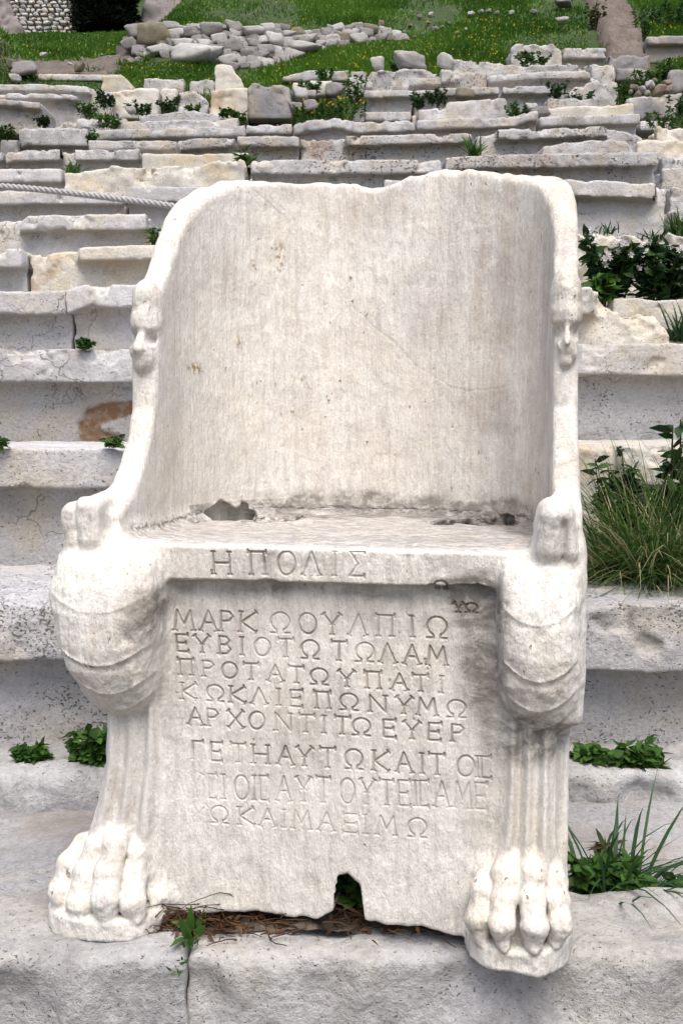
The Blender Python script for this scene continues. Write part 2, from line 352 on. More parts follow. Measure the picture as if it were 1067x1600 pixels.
def letter_grid():
    D = np.full(LGN, 1.0, np.float32)
    S = np.full(LGN, 1.0, np.float32)
    rg = np.random.default_rng(5)
    SERIF = []
    def draw(a, b):
        i0 = np.clip(((np.minimum(a, b) - 0.008 - LG0) / LGS).astype(int), 0, None)
        i1 = ((np.maximum(a, b) + 0.008 - LG0) / LGS).astype(int) + 1
        X, Z = np.meshgrid(LG0[0] + np.arange(i0[0], i1[0]) * LGS, LG0[1] + np.arange(i0[1], i1[1]) * LGS, indexing='ij')
        s = D[i0[0]:i1[0], i0[1]:i1[1]]
        X, Z = X[:s.shape[0], :s.shape[1]], Z[:s.shape[0], :s.shape[1]]
        np.minimum(s, seg_d(X, Z, a, b), out=s)
    for g, x, z, h, w in LETTERS:
        sk = rg.normal(0, 0.03)
        for line in GL[g]:
            if g not in 'ΟΩ':
                for e, o in ((line[0], line[1]), (line[-1], line[-2])):
                    SERIF.append((x + (e[0] - .5) * w + sk * (e[1] - .5) * h, z + e[1] * h, (o[0] - e[0]) * w, (o[1] - e[1]) * h))
            pts = [(x + (u - .5) * w + sk * (v - .5) * h, z + v * h) for u, v in line]
            for a, b in zip(pts[:-1], pts[1:]):
                draw(a, b)
    for x, z, dx, dz in SERIF:
        l = math.hypot(dx, dz) + 1e-9; px, pz = -dz / l * .0024, dx / l * .0024
        draw((x - px, z - pz), (x + px, z + pz))
    return D
LDIST = letter_grid()
def bil(G, g0, gs, x, y):
    fx = np.clip((x - g0[0]) / gs, 0, G.shape[0] - 1.001); fy = np.clip((y - g0[1]) / gs, 0, G.shape[1] - 1.001)
    i, j = fx.astype(int), fy.astype(int); u, v = fx - i, fy - j
    return (G[i, j] * (1 - u) * (1 - v) + G[i + 1, j] * u * (1 - v) + G[i, j + 1] * (1 - u) * v + G[i + 1, j + 1] * u * v)
def poly_sdf(pts, y, z):
    d = np.full(y.shape, 1e9); ins = np.zeros(y.shape, bool)
    n = len(pts)
    for i in range(n):
        a, b = pts[i], pts[(i + 1) % n]
        d = np.minimum(d, seg_d(y, z, a, b))
        if a[1] != b[1]:
            ins ^= ((a[1] > z) != (b[1] > z)) & (y < (b[0] - a[0]) * (z - a[1]) / (b[1] - a[1]) + a[0])
    return np.where(ins, -d, d)
PG0, PGS = np.array([-0.1, 0.1]), 0.003
def poly_grid(pts):
    Y, Z = np.meshgrid(PG0[0] + np.arange(300) * PGS, PG0[1] + np.arange(400) * PGS, indexing='ij')
    return poly_sdf(pts, Y, Z).astype(np.float32)
SIDE = poly_grid([(.05,.50),(.048,.56),(.075,.575),(.11,.592),(.15,.632),(.18,.672),(.20,.715),(.208,.77),(.212,.82),(.222,.87),(.245,.905),
                  (.28,.937),(.32,.985),(.36,1.03),(.40,1.065),(.46,1.1),(.52,1.122),(.60,1.13),(.78,1.13),(.78,.30),(.05,.30)])
KNEE = poly_grid([(.16,.522),(.045,.522),(.022,.505),(.004,.47),(-.006,.43),(-.006,.39),(.003,.35),(.02,.315),(.045,.285),(.075,.262),(.11,.268),(.16,.30)])
TOES = {
 'L': [[(-.3485,.06,.0744),(-.3574,.035,.0557),(-.3651,.02,.0198),(-.3628,.018,-.004)],
       [(-.3129,.055,.0986),(-.3186,.038,.0844),(-.3251,.02,.0519),(-.329,.005,.0151),(-.3281,.006,-.0062)],
       [(-.2862,.055,.1045),(-.2864,.036,.0925),(-.2899,.015,.0571),(-.2897,-.003,.0254),(-.2888,.0,-.0015)],
       [(-.2669,.065,.0882),(-.2597,.046,.0787),(-.2609,.028,.0458),(-.2543,.01,.0192),(-.248,.01,.0028)],
       [(-.2464,.07,.0272),(-.2344,.05,.0087),(-.2378,.04,-.0107)]],
 'R': [[(.2449,.065,.0906),(.2358,.035,.0642),(.2282,.02,.0325),(.232,.02,.0061)],
       [(.2664,.05,.1046),(.2626,.034,.0902),(.2614,.02,.0649),(.258,.002,.0358),(.26,.003,.0099)],
       [(.2961,.05,.107),(.2978,.034,.0931),(.2964,.02,.0679),(.3,.002,.0397),(.2988,.003,.0137)],
       [(.3205,.065,.0904),(.3252,.045,.0777),(.3276,.033,.0598),(.3326,.02,.0359),(.3289,.02,.0126)]]}
def ell(x, y, z, c, r):
    k = np.sqrt(((x - c[0]) / r[0]) ** 2 + ((y - c[1]) / r[1]) ** 2 + ((z - c[2]) / r[2]) ** 2)
    return (k - 1) * min(r)
def cone(P, a, b, ra, rb):
    a = np.asarray(a, np.float32); b = np.asarray(b, np.float32); ab = b - a
    t = np.clip(((P - a) @ ab) / (ab @ ab), 0, 1)
    return np.linalg.norm(P - a - t[:, None] * ab, axis=1) - (ra + (rb - ra) * t)
def rbox(x, y, z, lo, hi, r):
    c = [(a + b) / 2 for a, b in zip(lo, hi)]; e = [(b - a) / 2 - r for a, b in zip(lo, hi)]
    qx, qy, qz = np.abs(x - c[0]) - e[0], np.abs(y - c[1]) - e[1], np.abs(z - c[2]) - e[2]
    return np.sqrt(np.maximum(qx, 0) ** 2 + np.maximum(qy, 0) ** 2 + np.maximum(qz, 0) ** 2) + np.minimum(np.maximum(qx, np.maximum(qy, qz)), 0) - r
def hoof2(x, y, xc, hw, yb, r):
    qx, qy = np.abs(x - xc) - hw + r, y - yb + r
    return np.hypot(np.maximum(qx, 0), np.maximum(qy, 0)) + np.minimum(np.maximum(qx, qy), 0) - r
CR1 = [(-.2306,1.1337),(-.2126,1.1101),(-.1765,1.0801),(-.1514,1.0554)]
CR2 = [(-.0318,.8969),(.0388,.8385),(.0861,.7919),(.1444,.7537),(.1848,.743),(.2577,.7519)]
BOTX = [-.3,-.226,-.15,-.0562,-.0326,.0003,.0245,.0300,.0440,.0615,.0680,.1021,.1475,.2059,.36]
BOTZ = [-.05,-.028,-.012,-.006,-.012,-.010,.004,.056,.063,.046,-.004,-.012,-.010,-.018,-.05]

def throne_comps(P):
    x, y, z = P[:, 0], P[:, 1], P[:, 2]
    nb = fbm(P, 9.0, 2); nf = fbm(P, 45.0, 3, 5.0)
    wob = 0.0022 * nb + 0.0011 * nf
    C = {}
    yl = y - 0.045 * np.maximum(z - .53, 0)
    wall = np.maximum(hoof2(x, yl, .0165, .3375, .588, .262), -hoof2(x, yl, .0175, .298, .534, .245))
    dz = np.interp(x, [-.25, -.12, -.03, .0, .03, .07, .13, .2, .26], [0, -.002, -.006, -.02, -.018, .0, .010, .002, -.012]) * sstep(.40, .52, y)
    dz = dz + 0.004 * fbm(P * np.float32([1, 1, 0]), 40, 2, 2.0) * sstep(.40, .52, y)
    prof = bil(SIDE, PG0, PGS, y, z - dz)
    C['backrest'] = smax(wall, prof, .013) + wob * .7
    base = np.maximum(hoof2(x, y, .02, .325, .585, .2), z - .521)
    yf = .056 - .002 * sstep(.25, .03, z) + .030 * sstep(.321, .328, x) + .03 * sstep(-.296, -.303, x) + .0015 * fbm(P, 22, 2, 9.0)
    zb = np.interp(x, BOTX, BOTZ) + .003 * fbm(P * np.float32([1, 0, 0]), 45, 3, 3.0)
    under = np.maximum(zb - z, y - .20)
    base = smax(base, yf - y, .012)
    base = smax(base, np.where(y < .2, zb - z, -.035 - z), .008)
    C['front_panel'] = base + wob * .6
    lip = rbox(x, y, z, (-.27, .037, .4745 + 0), (.28, .5, .523), .0045)
    lip = lip + .004 * np.maximum(fbm(P, 30, 3, 21.0) - .25, 0) + .012 * np.maximum(fbm(P, 22, 2, 31.0) - .1, 0) * sstep(.15, .2, x) * sstep(.505, .48, z)
    C['seat'] = lip + wob * .6
    for s, xs in (('L', -1), ('R', 1)):
        # knee scroll
        if s == 'L':
            cx = np.interp(z, [.25, .30, .38, .45, .53], [-.262, -.278, -.288, -.289, -.288])
            hw = np.interp(z, [.25, .28, .30, .35, .40, .45, .52], [.036, .047, .055, .068, .075, .079, .074])
        else:
            cx = np.interp(z, [.25, .30, .38, .45, .53], [.297, .299, .299, .297, .297])
            hw = np.interp(z, [.25, .28, .30, .35, .40, .45, .52], [.036, .042, .046, .051, .053, .054, .053])
        u = (x - cx) / hw
        kn = smax(bil(KNEE, PG0, PGS, y + (.018 if s == 'L' else 0), z), np.abs(x - cx) - hw, np.interp(z, [.40, .50], [.055, .026]) if s == 'L' else np.interp(z, [.40, .50], [.042, .022]))
        arc = np.zeros_like(x)
        for zc, am in ((.435, .0007), (.362, .0012), (.318, .0012), (.290, .0010)):
            r = z - (zc + .032 * u * u)
            arc += am * np.where(r > 0, np.exp(-np.maximum(r, 0) / .022), 0) + am * .9 * np.exp(-(r / .004) ** 2) - am * .5 * np.exp(-((r + .006) / .005) ** 2)
        C['knee' + s] = kn - arc * sstep(.10, .05, y) * sstep(1.05, .7, np.abs(u)) + wob * 1.3 + .0012 * fbm(P * np.float32([1, 1, .25]), 70, 2, 77.0)
        # fluted shank
        zl = [-.04, .05, .10, .14, .20, .28, .34]
        if s == 'L':
            lc = np.interp(z, zl, [-.290, -.287, -.282, -.274, -.266, -.263, -.263]); lw = np.interp(z, zl, [.060, .058, .056, .051, .048, .048, .048])
            lf = np.interp(z, zl, [.044, .044, .042, .042, .045, .048, .052])
        else:
            lc = np.interp(z, zl, [.285, .286, .287, .289, .290, .290, .290]); lw = np.interp(z, zl, [.05, .048, .044, .039, .036, .036, .036])
            lf = np.interp(z, zl, [.044, .044, .040, .040, .043, .046, .050])
        v = (x - lc) / lw
        fl = (.0066 if s == 'L' else .0052) * np.cos(v * math.pi * 3.3 + (.35 if s == 'L' else 0)) * sstep(.05, .11, z) * sstep(1.15, .9, np.abs(v))
        C['leg' + s] = np.maximum(smax(np.abs(x - lc) - lw, lf - fl - y, .02), np.maximum(np.maximum(z - .33, y - .2), -.03 - z)) + wob * .5
        # paw
        pw = np.full(x.shape, .3, np.float32)
        m = (np.abs(x - xs * .29) < .16) & (y < .25) & (z < .22)
        if m.any():
            Q = P[m]; q = np.full(len(Q), .3, np.float32)
            ts = 1.0 if s == 'L' else 1.10
            for chain in TOES[s]:
                tw = np.full(len(Q), .3, np.float32)
                nn = len(chain)
                for i in range(nn - 1):
                    ra = .0165 if i == 0 else (.0178 if i < nn - 2 else .0185)
                    rb = .0178 if i < nn - 3 else (.0185 if i == nn - 3 else .0125)
                    tw = smin(tw, cone(Q, chain[i], chain[i + 1], ra * ts, rb * ts), .006)
                for i in (1, 2):
                    if i < nn: tw = smin(tw, np.linalg.norm(Q - np.float32(chain[i]), axis=1) - .0190 * ts, .003)
                e = np.array(chain[-1]); tw = smin(tw, cone(Q, e + (0, -.002, .006), e + (.002, -.007, -.006), .0095, .006), .006)
                q = smin(q, tw, .0028)
            pc = (-.291, .098, .03) if s == 'L' else (.281, .095, .035)
            q = smin(q, ell(Q[:, 0], Q[:, 1], Q[:, 2], pc, (.068 if s == 'L' else .060, .074, .084)), .010)
            pw[m] = q
        C['paw' + s] = pw + wob * 1.5 + np.where(pw < .05, .0022 * np.maximum(fbm(P, 60, 2, 14.0) - .1, 0), 0)
        # footing
        fc, fr = ((-.308, .085), (.093, .098)) if s == 'L' else ((.279, .088), (.074, .094))
        k = (np.abs((x - fc[0]) / fr[0]) ** 2.6 + np.abs((y - fc[1]) / fr[1]) ** 2.6) ** (1 / 2.6)
        zt = -.004 if s == 'L' else .006
        C['footing' + s] = smax((k - 1) * fr[0], np.abs(z - (zt - .032) / 2 + .0) - (zt + .034) / 2, .008) + wob * 1.6
        # scroll on the arm end
        if s == 'L':
            a = rbox(x, y, z, (-.352, .014, .515), (-.324, .14, .580), .013)
            b = rbox(x, y, z, (-.330, .010, .517), (-.296, .14, .588), .015)
        else:
            tp = np.clip((z - .515) / .075, 0, 1)
            a = rbox(.319 + (x - .319) / (1 - .30 * tp), y + .012 * tp, z, (.289, .018, .513), (.349, .13, .588), .016)
            b = a + .006 * np.exp(-((x - .327 + .05 * (z - .55)) / .0045) ** 2) * sstep(.575, .56, z) * sstep(.08, .04, y)
            a = b
        C['scroll' + s] = smin(a, b, .004) + wob * 1.6
        # worn head carved on the arm's front
        hc = -.302 if s == 'L' else .334
        hd = smin(ell(x, y, z, (hc, .232, .873), (.024, .030, .042)), ell(x, y, z, (hc, .224, .845), (.023, .024, .022)), .012)
        mz = smin(ell(x, y, z, (hc + .001, .206, .800), (.015, .016, .026)), ell(x, y, z, (hc, .207, .778), (.012, .012, .012)), .008)
        hd = smin(hd, mz, .006)
        for dx in (-1, 1):
            hd = smin(hd, ell(x, y, z, (hc + dx * .010, .204, .795 - .006 * dx), (.008, .010, .014)), .004)
            hd = smax(hd, -ell(x, y, z, (hc + dx * .0155, .202, .818), (.0065, .016, .0085)), .006)
        hd = smin(hd, cone(P, (hc, .214, .835), (hc, .190, .802), .005, .0065), .004)
        hd = hd - .0022 * np.exp(-(((z - .833) / .006) ** 2)) * sstep(.24, .21, y)
        C['head' + s] = hd + wob * 1.2
    return C, wob

KEYS = ['backrest', 'front_panel', 'seat'] + [n + s for s in 'LR' for n in ('knee', 'leg', 'paw', 'footing', 'scroll', 'head')]
def throne_f(P, parts=False):
    C, wob = throne_comps(P)
    x, y, z = P[:, 0], P[:, 1], P[:, 2]
    d = smin(C['front_panel'], C['seat'], .006)
    for s in 'LR':
        lg = smin(C['leg' + s], C['paw' + s], .010)
        lg = smin(lg, C['knee' + s], .005)
        d = smin(d, lg, .012 if s == 'R' else .020)
        d = smin(d, C['footing' + s], .004)
    d = smin(d, C['backrest'], np.interp(z, [.55, .60], [.034, .010]))
    for s in 'LR':
        d = smin(d, C['scroll' + s], .014)
        d = smin(d, C['head' + s], .006)
        hc = -.302 if s == 'L' else .334
        for dx in (-1, 1):
            d = smax(d, -ell(x, y, z, (hc + dx * .0150, .205, .818), (.0072, .020, .0095)), .004)
    # the two rough drain holes at the back of the seat
    n = fbm(P, 28, 3, 40.0)
    keep = hoof2(x, y - .045 * np.maximum(z - .53, 0), .0165, .3375, .588, .262) + .030
    d = smax(d, -np.maximum(keep, ell(x, y, z, (-.228, .425, .522), (.118, .090, .019)) + .013 * n), .006)
    d = smax(d, -np.maximum(keep, ell(x, y, z, (.195, .420, .518), (.090, .060, .020)) + .012 * n), .006)
    # cracks across the back
    dc = np.full(x.shape, 1.0, np.float32)
    for cr in (CR1, CR2):
        for a, b in zip(cr[:-1], cr[1:]): dc = np.minimum(dc, seg_d(x + .002 * nwave(z), z + .002 * nwave(x), a, b))
    d = d + np.where(y > .33, .0005 * np.exp(-(dc / .0016) ** 2), 0)
    # peck marks on the seat
    if parts: return d, C, dc
    return d
def nwave(v): return np.sin(v * 90) * .6 + np.sin(v * 213 + 1) * .4

def build_throne():
    TH = math.radians(-10)
    root = empty('marble_throne', (-.045, 1.29, .03), 'white marble throne with lion paw feet and a carved Greek inscription on its front', 'throne')
    root.rotation_euler = (0, 0, TH)
    V, Q = nets(throne_f, (-.43, -.05, -.06), (.42, .66, 1.18), .002, 1.75)
    # gradient step on to the surface, and normals from the gradient
    e = .0012
    T = np.array([(1, -1, -1), (-1, -1, 1), (-1, 1, -1), (1, 1, 1)], float)
    G = np.zeros_like(V); f0 = np.zeros(len(V))
    for i in range(0, len(V), 300000):
        v = V[i:i + 300000]
        for t in T:
            fv = throne_f((v + e * t).astype(np.float32)).astype(float)
            G[i:i + 300000] += t * fv[:, None]; f0[i:i + 300000] += fv / 4
    G /= 4 * e
    gl = np.linalg.norm(G, axis=1, keepdims=True) + 1e-6
    N = G / gl
    V = V - N * np.clip(f0[:, None] / np.maximum(gl, .5), -.001, .001)
    # letters: refine the quads near a stroke, then sink the strokes into the stone
    ld = bil(LDIST, LG0, LGS, V[:, 0], V[:, 2])
    front = (N[:, 1] < -.5) & (V[:, 1] < .115) & (np.abs(V[:, 0]) < .26)
    near = (front & (ld < .0075))[Q].all(1) if True else None
    Qs, Qr = Q[near], Q[~near]
    k = 4
    u = np.linspace(0, 1, k + 1)
    A, B = np.meshgrid(u, u, indexing='ij')
    w = np.stack([(1 - A) * (1 - B), A * (1 - B), A * B, (1 - A) * B], -1).reshape(-1, 4)
    SV = np.einsum('kc,qcd->qkd', w, V[Qs]).reshape(-1, 3); SN = np.einsum('kc,qcd->qkd', w, N[Qs]).reshape(-1, 3)
    g = np.arange((k + 1) ** 2).reshape(k + 1, k + 1)
    cell = np.stack([g[:-1, :-1], g[1:, :-1], g[1:, 1:], g[:-1, 1:]], -1).reshape(-1, 4)
    SQ = (np.arange(len(Qs))[:, None, None] * (k + 1) ** 2 + cell[None]).reshape(-1, 4) + len(V)
    W = .0022
    fade = .55 + .45 * np.clip(fbm(np.stack([LG0[0] + np.repeat(np.arange(LGN[0]), LGN[1]) * LGS, np.zeros(LGN[0] * LGN[1]), LG0[1] + np.tile(np.arange(LGN[1]), LGN[0]) * LGS], 1), 18, 3).reshape(LGN) * 1.4 + .5, 0, 1)
    xs = (LG0[0] + np.arange(LGN[0]) * LGS)[:, None]; zs = (LG0[1] + np.arange(LGN[1]) * LGS)[None]
    fade = fade * (1 - .75 * sstep(-.135, -.175, xs) * sstep(.24, .21, zs)) * (1 - .45 * sstep(.25, .17, zs))
    DG = (.0036 * np.clip(1 - LDIST / W, 0, 1) ** .8 * fade).astype(np.float32)
    gx, gz = np.gradient(DG, LGS)
    SV[:, 1] += bil(DG, LG0, LGS, SV[:, 0], SV[:, 2])
    SN[:, 0] += bil(gx, LG0, LGS, SV[:, 0], SV[:, 2]); SN[:, 2] += bil(gz, LG0, LGS, SV[:, 0], SV[:, 2])
    SN /= np.linalg.norm(SN, axis=1, keepdims=True)
    V2, N2, Q2 = np.concatenate([V, SV]), np.concatenate([N, SN]), np.concatenate([Qr, SQ])
    # which part each face belongs to
    Cn = V2[Q2].mean(1).astype(np.float32)
    lab = np.zeros(len(Q2), int)
    for i in range(0, len(Cn), 300000):
        C, _ = throne_comps(Cn[i:i + 300000])
        lab[i:i + 300000] = np.argmin(np.stack([C[q] for q in KEYS]), 0)
    bi = KEYS.index('backrest')
    for s in 'LR':
        hi = (lab == KEYS.index('leg' + s)) & ((Cn[:, 2] > .285) | (Cn[:, 1] > .125)); lab[hi] = KEYS.index('front_panel')
    arm = (lab == bi) & (Cn[:, 1] < .30)
    lab[arm & (Cn[:, 0] < 0)] = len(KEYS); lab[arm & (Cn[:, 0] > 0)] = len(KEYS) + 1
    # stains: soot crust, grime in the letters, grey weathering with shade painted in, lichen
    x, y, z = V2.T
    P2 = V2.astype(np.float32)
    n3 = np.concatenate([fbm(P2[i:i + 400000], 14, 4, 60.0) for i in range(0, len(P2), 400000)])
    ld2 = bil(LDIST, LG0, LGS, x, z)
    fr = (N2[:, 1] < -.3) & (y < .115) & (np.abs(x) < .26)
    dirt = np.where(fr, .5 * np.clip(1.1 - ld2 / W, 0, 1) * bil(fade.astype(np.float32), LG0, LGS, x, z), 0)
    dcr = np.full(len(x), 1.0)
    for cr in (CR1, CR2):
        for a, b in zip(cr[:-1], cr[1:]): dcr = np.minimum(dcr, seg_d(x + .002 * nwave(z), z + .002 * nwave(x), a, b))
    dirt = np.maximum(dirt, np.where(y > .33, .26 * np.exp(-(dcr / .0013) ** 2) * np.clip(.6 + n3, .1, 1), 0))
    def blob(cx, cz, rx, rz, s=1.0): return s * np.exp(-((x - cx) / rx) ** 2 - ((z - cz) / rz) ** 2)
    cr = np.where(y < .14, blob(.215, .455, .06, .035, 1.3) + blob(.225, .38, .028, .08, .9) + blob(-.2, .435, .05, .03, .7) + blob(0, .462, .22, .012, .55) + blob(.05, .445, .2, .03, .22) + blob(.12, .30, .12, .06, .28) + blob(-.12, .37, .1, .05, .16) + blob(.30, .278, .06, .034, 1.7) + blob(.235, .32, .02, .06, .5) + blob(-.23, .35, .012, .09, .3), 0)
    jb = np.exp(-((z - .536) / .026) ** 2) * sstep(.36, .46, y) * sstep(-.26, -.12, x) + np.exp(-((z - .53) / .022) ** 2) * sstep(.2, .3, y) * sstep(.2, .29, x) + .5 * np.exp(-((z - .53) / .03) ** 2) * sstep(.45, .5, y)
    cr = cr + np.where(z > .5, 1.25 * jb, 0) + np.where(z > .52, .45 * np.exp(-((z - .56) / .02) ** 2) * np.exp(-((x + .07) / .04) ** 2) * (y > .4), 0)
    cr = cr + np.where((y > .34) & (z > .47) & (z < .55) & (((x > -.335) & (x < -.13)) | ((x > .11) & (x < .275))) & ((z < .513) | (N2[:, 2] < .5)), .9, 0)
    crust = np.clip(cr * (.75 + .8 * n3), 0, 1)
    inside = (y > .12) & (z > .5)
    grey = np.where(inside, np.clip(.22 + .46 * sstep(-.05, .28, x) * (.75 + .4 * n3) + .35 * np.exp(-((x - .0) / .12) ** 2 - ((z - 1.07) / .05) ** 2) + .25 * n3, 0, .85), np.clip(.08 + .3 * n3 + np.where(fr, .20 * sstep(.14, .32, z + .04 * n3), 0), 0, .7))  # weathering plus painted shade: right inner wall, panel below the seat lip
    grey2 = np.where(inside & (N2[:, 2] < .6), 1.0, .25)
    peck = sstep(.5, .51, z) * sstep(.565, .535, z) * sstep(.35, .9, N2[:, 2]) * sstep(.045, .09, y)
    spots = np.zeros(len(x))
    for cx, cz, r in ((-.158, 1.0, .006), (-.158, .985, .007), (-.158, .968, .005), (-.222, .83, .006), (-.27, .78, .006), (-.10, 1.02, .004), (-.20, .97, .004), (-.30, .9, .003), (-.12, .77, .004), (-.08, .9, .004)):
        spots = np.maximum(spots, np.where(y > .3, np.clip(1.6 - np.hypot(x - cx, (z - cz) * .7) / r, 0, 1), 0))
    def cut(name, sel, parent):
        q = Q2[sel]
        idx, inv = np.unique(q, return_inverse=True)
        me = mesh_np(name, V2[idx], inv.reshape(q.shape), True, N2[idx])
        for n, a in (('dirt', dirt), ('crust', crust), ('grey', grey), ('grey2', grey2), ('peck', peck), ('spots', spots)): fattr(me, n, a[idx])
        return obj(name, me, M['marble'], parent)
    ki = {k: i for i, k in enumerate(KEYS)}
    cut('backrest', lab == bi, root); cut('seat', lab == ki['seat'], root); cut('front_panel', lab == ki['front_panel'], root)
    for s, i in (('L', len(KEYS)), ('R', len(KEYS) + 1)):
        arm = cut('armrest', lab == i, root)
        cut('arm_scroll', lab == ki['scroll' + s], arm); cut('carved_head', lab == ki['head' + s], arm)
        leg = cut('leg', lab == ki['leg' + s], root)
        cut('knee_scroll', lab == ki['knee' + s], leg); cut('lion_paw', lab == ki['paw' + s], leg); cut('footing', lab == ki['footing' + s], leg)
    return root

build_throne()

# ------------------------------------------------------------------ the hillside (one ground sheet), path and steps
GY = [-40, 1.1, 1.3, 1.6, 2.0, 2.7, 3.45, 4.2, 4.9, 5.6, 6.3, 7.05, 7.9, 8.6, 9.35, 10.15, 10.9, 11.3, 11.7, 12.4, 13.2, 14.2, 16, 20, 28, 60]
GZ = [-.8, -.32, -.22, -.16, -.10, .16, .50, .88, 1.2, 1.52, 1.85, 2.15, 2.42, 2.70, 3.05, 3.42, 3.80, 4.10, 4.55, 5.10, 5.66, 6.3, 7.5, 10.4, 17, 38]
def zpix(py, y): return EYE + y * np.tan(np.arctan((800 - np.asarray(py, float)) / FPX) - PITCH)
GY, GZ = np.array(GY, float), np.array(GZ, float)
GZ = np.where(GY > 2, zpix(650 - (GZ - .73) / GY * 1555, GY), GZ)
LY = np.array([10.9, 11.3, 11.7, 12.4, 13.1, 14, 15, 16, 17, 18, 20, 28, 60], float)
LZ = zpix([190, 165, 130, 112, 96, 82, 70, 59, 47, 28, -15, -120, -300], LY)
def smooth_terms(x, y):
    z = np.interp(y, GY, GZ)
    left = sstep(-2.2, -3.0, x) * sstep(10.9, 12.0, y)
    z = z * (1 - left) + left * np.interp(y, LY, LZ)                  # the flatter ground where the path climbs on the left
    return z + .62 * np.exp(-((x + 4.35) / .42) ** 2 - ((y - 12.3) / .8) ** 2)   # earth bank beside the path
def ground_z(x, y):
    x = np.atleast_1d(np.asarray(x, float)); y = np.atleast_1d(np.asarray(y, float))
    P = np.stack([x, y, np.zeros_like(x)], 1).astype(np.float32)
    a = .02 + .045 * sstep(11.6, 13.5, y)
    return smooth_terms(x, y) + a * (fbm(P, .9, 3, 70.0) + .25 * fbm(P, 5.0, 2, 71.0))
def gz(x, y): return float(ground_z(x, y)[0])
def hit(px, py, y0=9.0, y1=26.0):
    """Where the sight line through a pixel meets the hillside."""
    r = ray(px, py)
    ys = np.linspace(y0, y1, 700)
    P = np.array([0, 0, EYE])[None] + r[None] * (ys / r[1])[:, None]
    below = P[:, 2] < ground_z(P[:, 0], ys)
    i = int(np.argmax(below)) if below.any() else len(ys) - 1
    return np.array([P[i, 0], P[i, 1], gz(P[i, 0], P[i, 1])])

def soil_mat():
    t = NT('earth and turf'); co = t.coord(rnd=False)
    a = t.noise(co, 3.5, 6, .65); b = t.noise(co, 30, 5, .7)
    col = t.mix(t.ramp(b, [(.35, 0.0), (.7, 1.0)]), (.055, .045, .03), (.16, .13, .10))
    g = t.mix(t.ramp(b, [(.35, 0.0), (.65, 1.0)]), (.015, .032, .008), (.05, .085, .02))
    col = t.mix(t.math('MULTIPLY', t.attr('turf'), t.ramp(a, [(.3, .45), (.5, 1.0)])), col, g)
    return t.done(col, t.bump(b, .02, .9))
def path_mat():
    t = NT('trodden earth path'); co = t.coord(rnd=False)
    a = t.noise(co, 5, 6, .65); b = t.noise(co, 40, 5, .7)
    col = t.mix(t.ramp(a, [(.3, 0.0), (.7, 1.0)]), (.10, .078, .063), (.19, .16, .14))
    col = t.mix(.8, col, t.ramp(b, [(.3, .6), (.7, 1.15)]), 'MULTIPLY')
    return t.done(col, t.bump(b, .02, .9))
M['soil'] = soil_mat(); M['path'] = path_mat()
def sheet(name, xs, ys, lift, mat, zf=None):
    X, Y = np.meshgrid(xs, ys, indexing='ij')
    Z = (ground_z(X.ravel(), Y.ravel()) if zf is None else zf(X.ravel(), Y.ravel())) + lift
    V = np.stack([X.ravel(), Y.ravel(), Z], 1)
    g = np.arange(len(V)).reshape(X.shape)
    F = np.stack([g[:-1, :-1], g[1:, :-1], g[1:, 1:], g[:-1, 1:]], -1).reshape(-1, 4)
    return mesh_np(name, V, F), V
gxs = np.concatenate([np.linspace(-60, -9, 18)[:-1], np.linspace(-9, 9, 150), np.linspace(9, 60, 18)[1:]])
gys = np.concatenate([np.linspace(-40, 1, 12)[:-1], np.linspace(1, 18, 150), np.linspace(18, 60, 30)[1:]])
me, GV = sheet('hillside', gxs, gys, 0, None)
PL0, PL1 = hit(95, 118), hit(250, 62)                                  # ends of the left path
PR0, PR1 = hit(968, 96), hit(962, 4)
def turf_at(x, y):
    t = sstep(4.4, 5.5, y) * .25 + .75 * sstep(10.6, 11.3, y)
    return t * (1 - .85 * np.exp(-((x + 4.6) / .45) ** 2 - ((y - 11.6) / .7) ** 2) * 0 - .8 * np.exp(-((x + 4.2) / .4) ** 2 - ((y - 12.0) / .6) ** 2)).clip(0, 1)
fattr(me, 'turf', turf_at(GV[:, 0], GV[:, 1]))
tag(obj('hillside', me, M['soil']), kind='structure')
def path(name, pts, w0, w1, steps):
    pts = np.array(pts); n = 60
    s = np.linspace(0, 1, n); c = np.stack([np.interp(s, np.linspace(0, 1, len(pts)), pts[:, i]) for i in (0, 1)], 1)
    V = []
    for i in range(n):
        w = w0 + (w1 - w0) * s[i]
        k = min(n - 1, int(math.ceil((math.floor(s[i] * steps + 1e-6) + 1) / steps * (n - 1)))) if steps else i
        for u in np.linspace(-1, 1, 9):
            x, y = c[i, 0] + u * w * (1 + .12 * math.sin(i * 1.7 + u)), c[i, 1]
            up = max(gz(x, c[min(k, n - 1), 1]), gz(x, y)) + (.02 if steps else .03)
            V.append((x, y, up + .02 * math.sin(u * 5 + i) - (.5 if abs(u) > .9 or i == 0 else 0)))
    g = np.arange(n * 9).reshape(n, 9)
    F = np.stack([g[:-1, :-1], g[:-1, 1:], g[1:, 1:], g[1:, :-1]], -1).reshape(-1, 4)
    tag(obj(name, mesh_np(name, np.array(V), F), M['path']), kind='structure')
path('earth_path', [hit(95, 122), hit(150, 100), hit(205, 82), hit(265, 60)], .75, .35, 0)
path('stepped_path', [hit(985, 120), hit(962, 60), hit(958, 25), hit(940, 2)], .27, .30, 11)

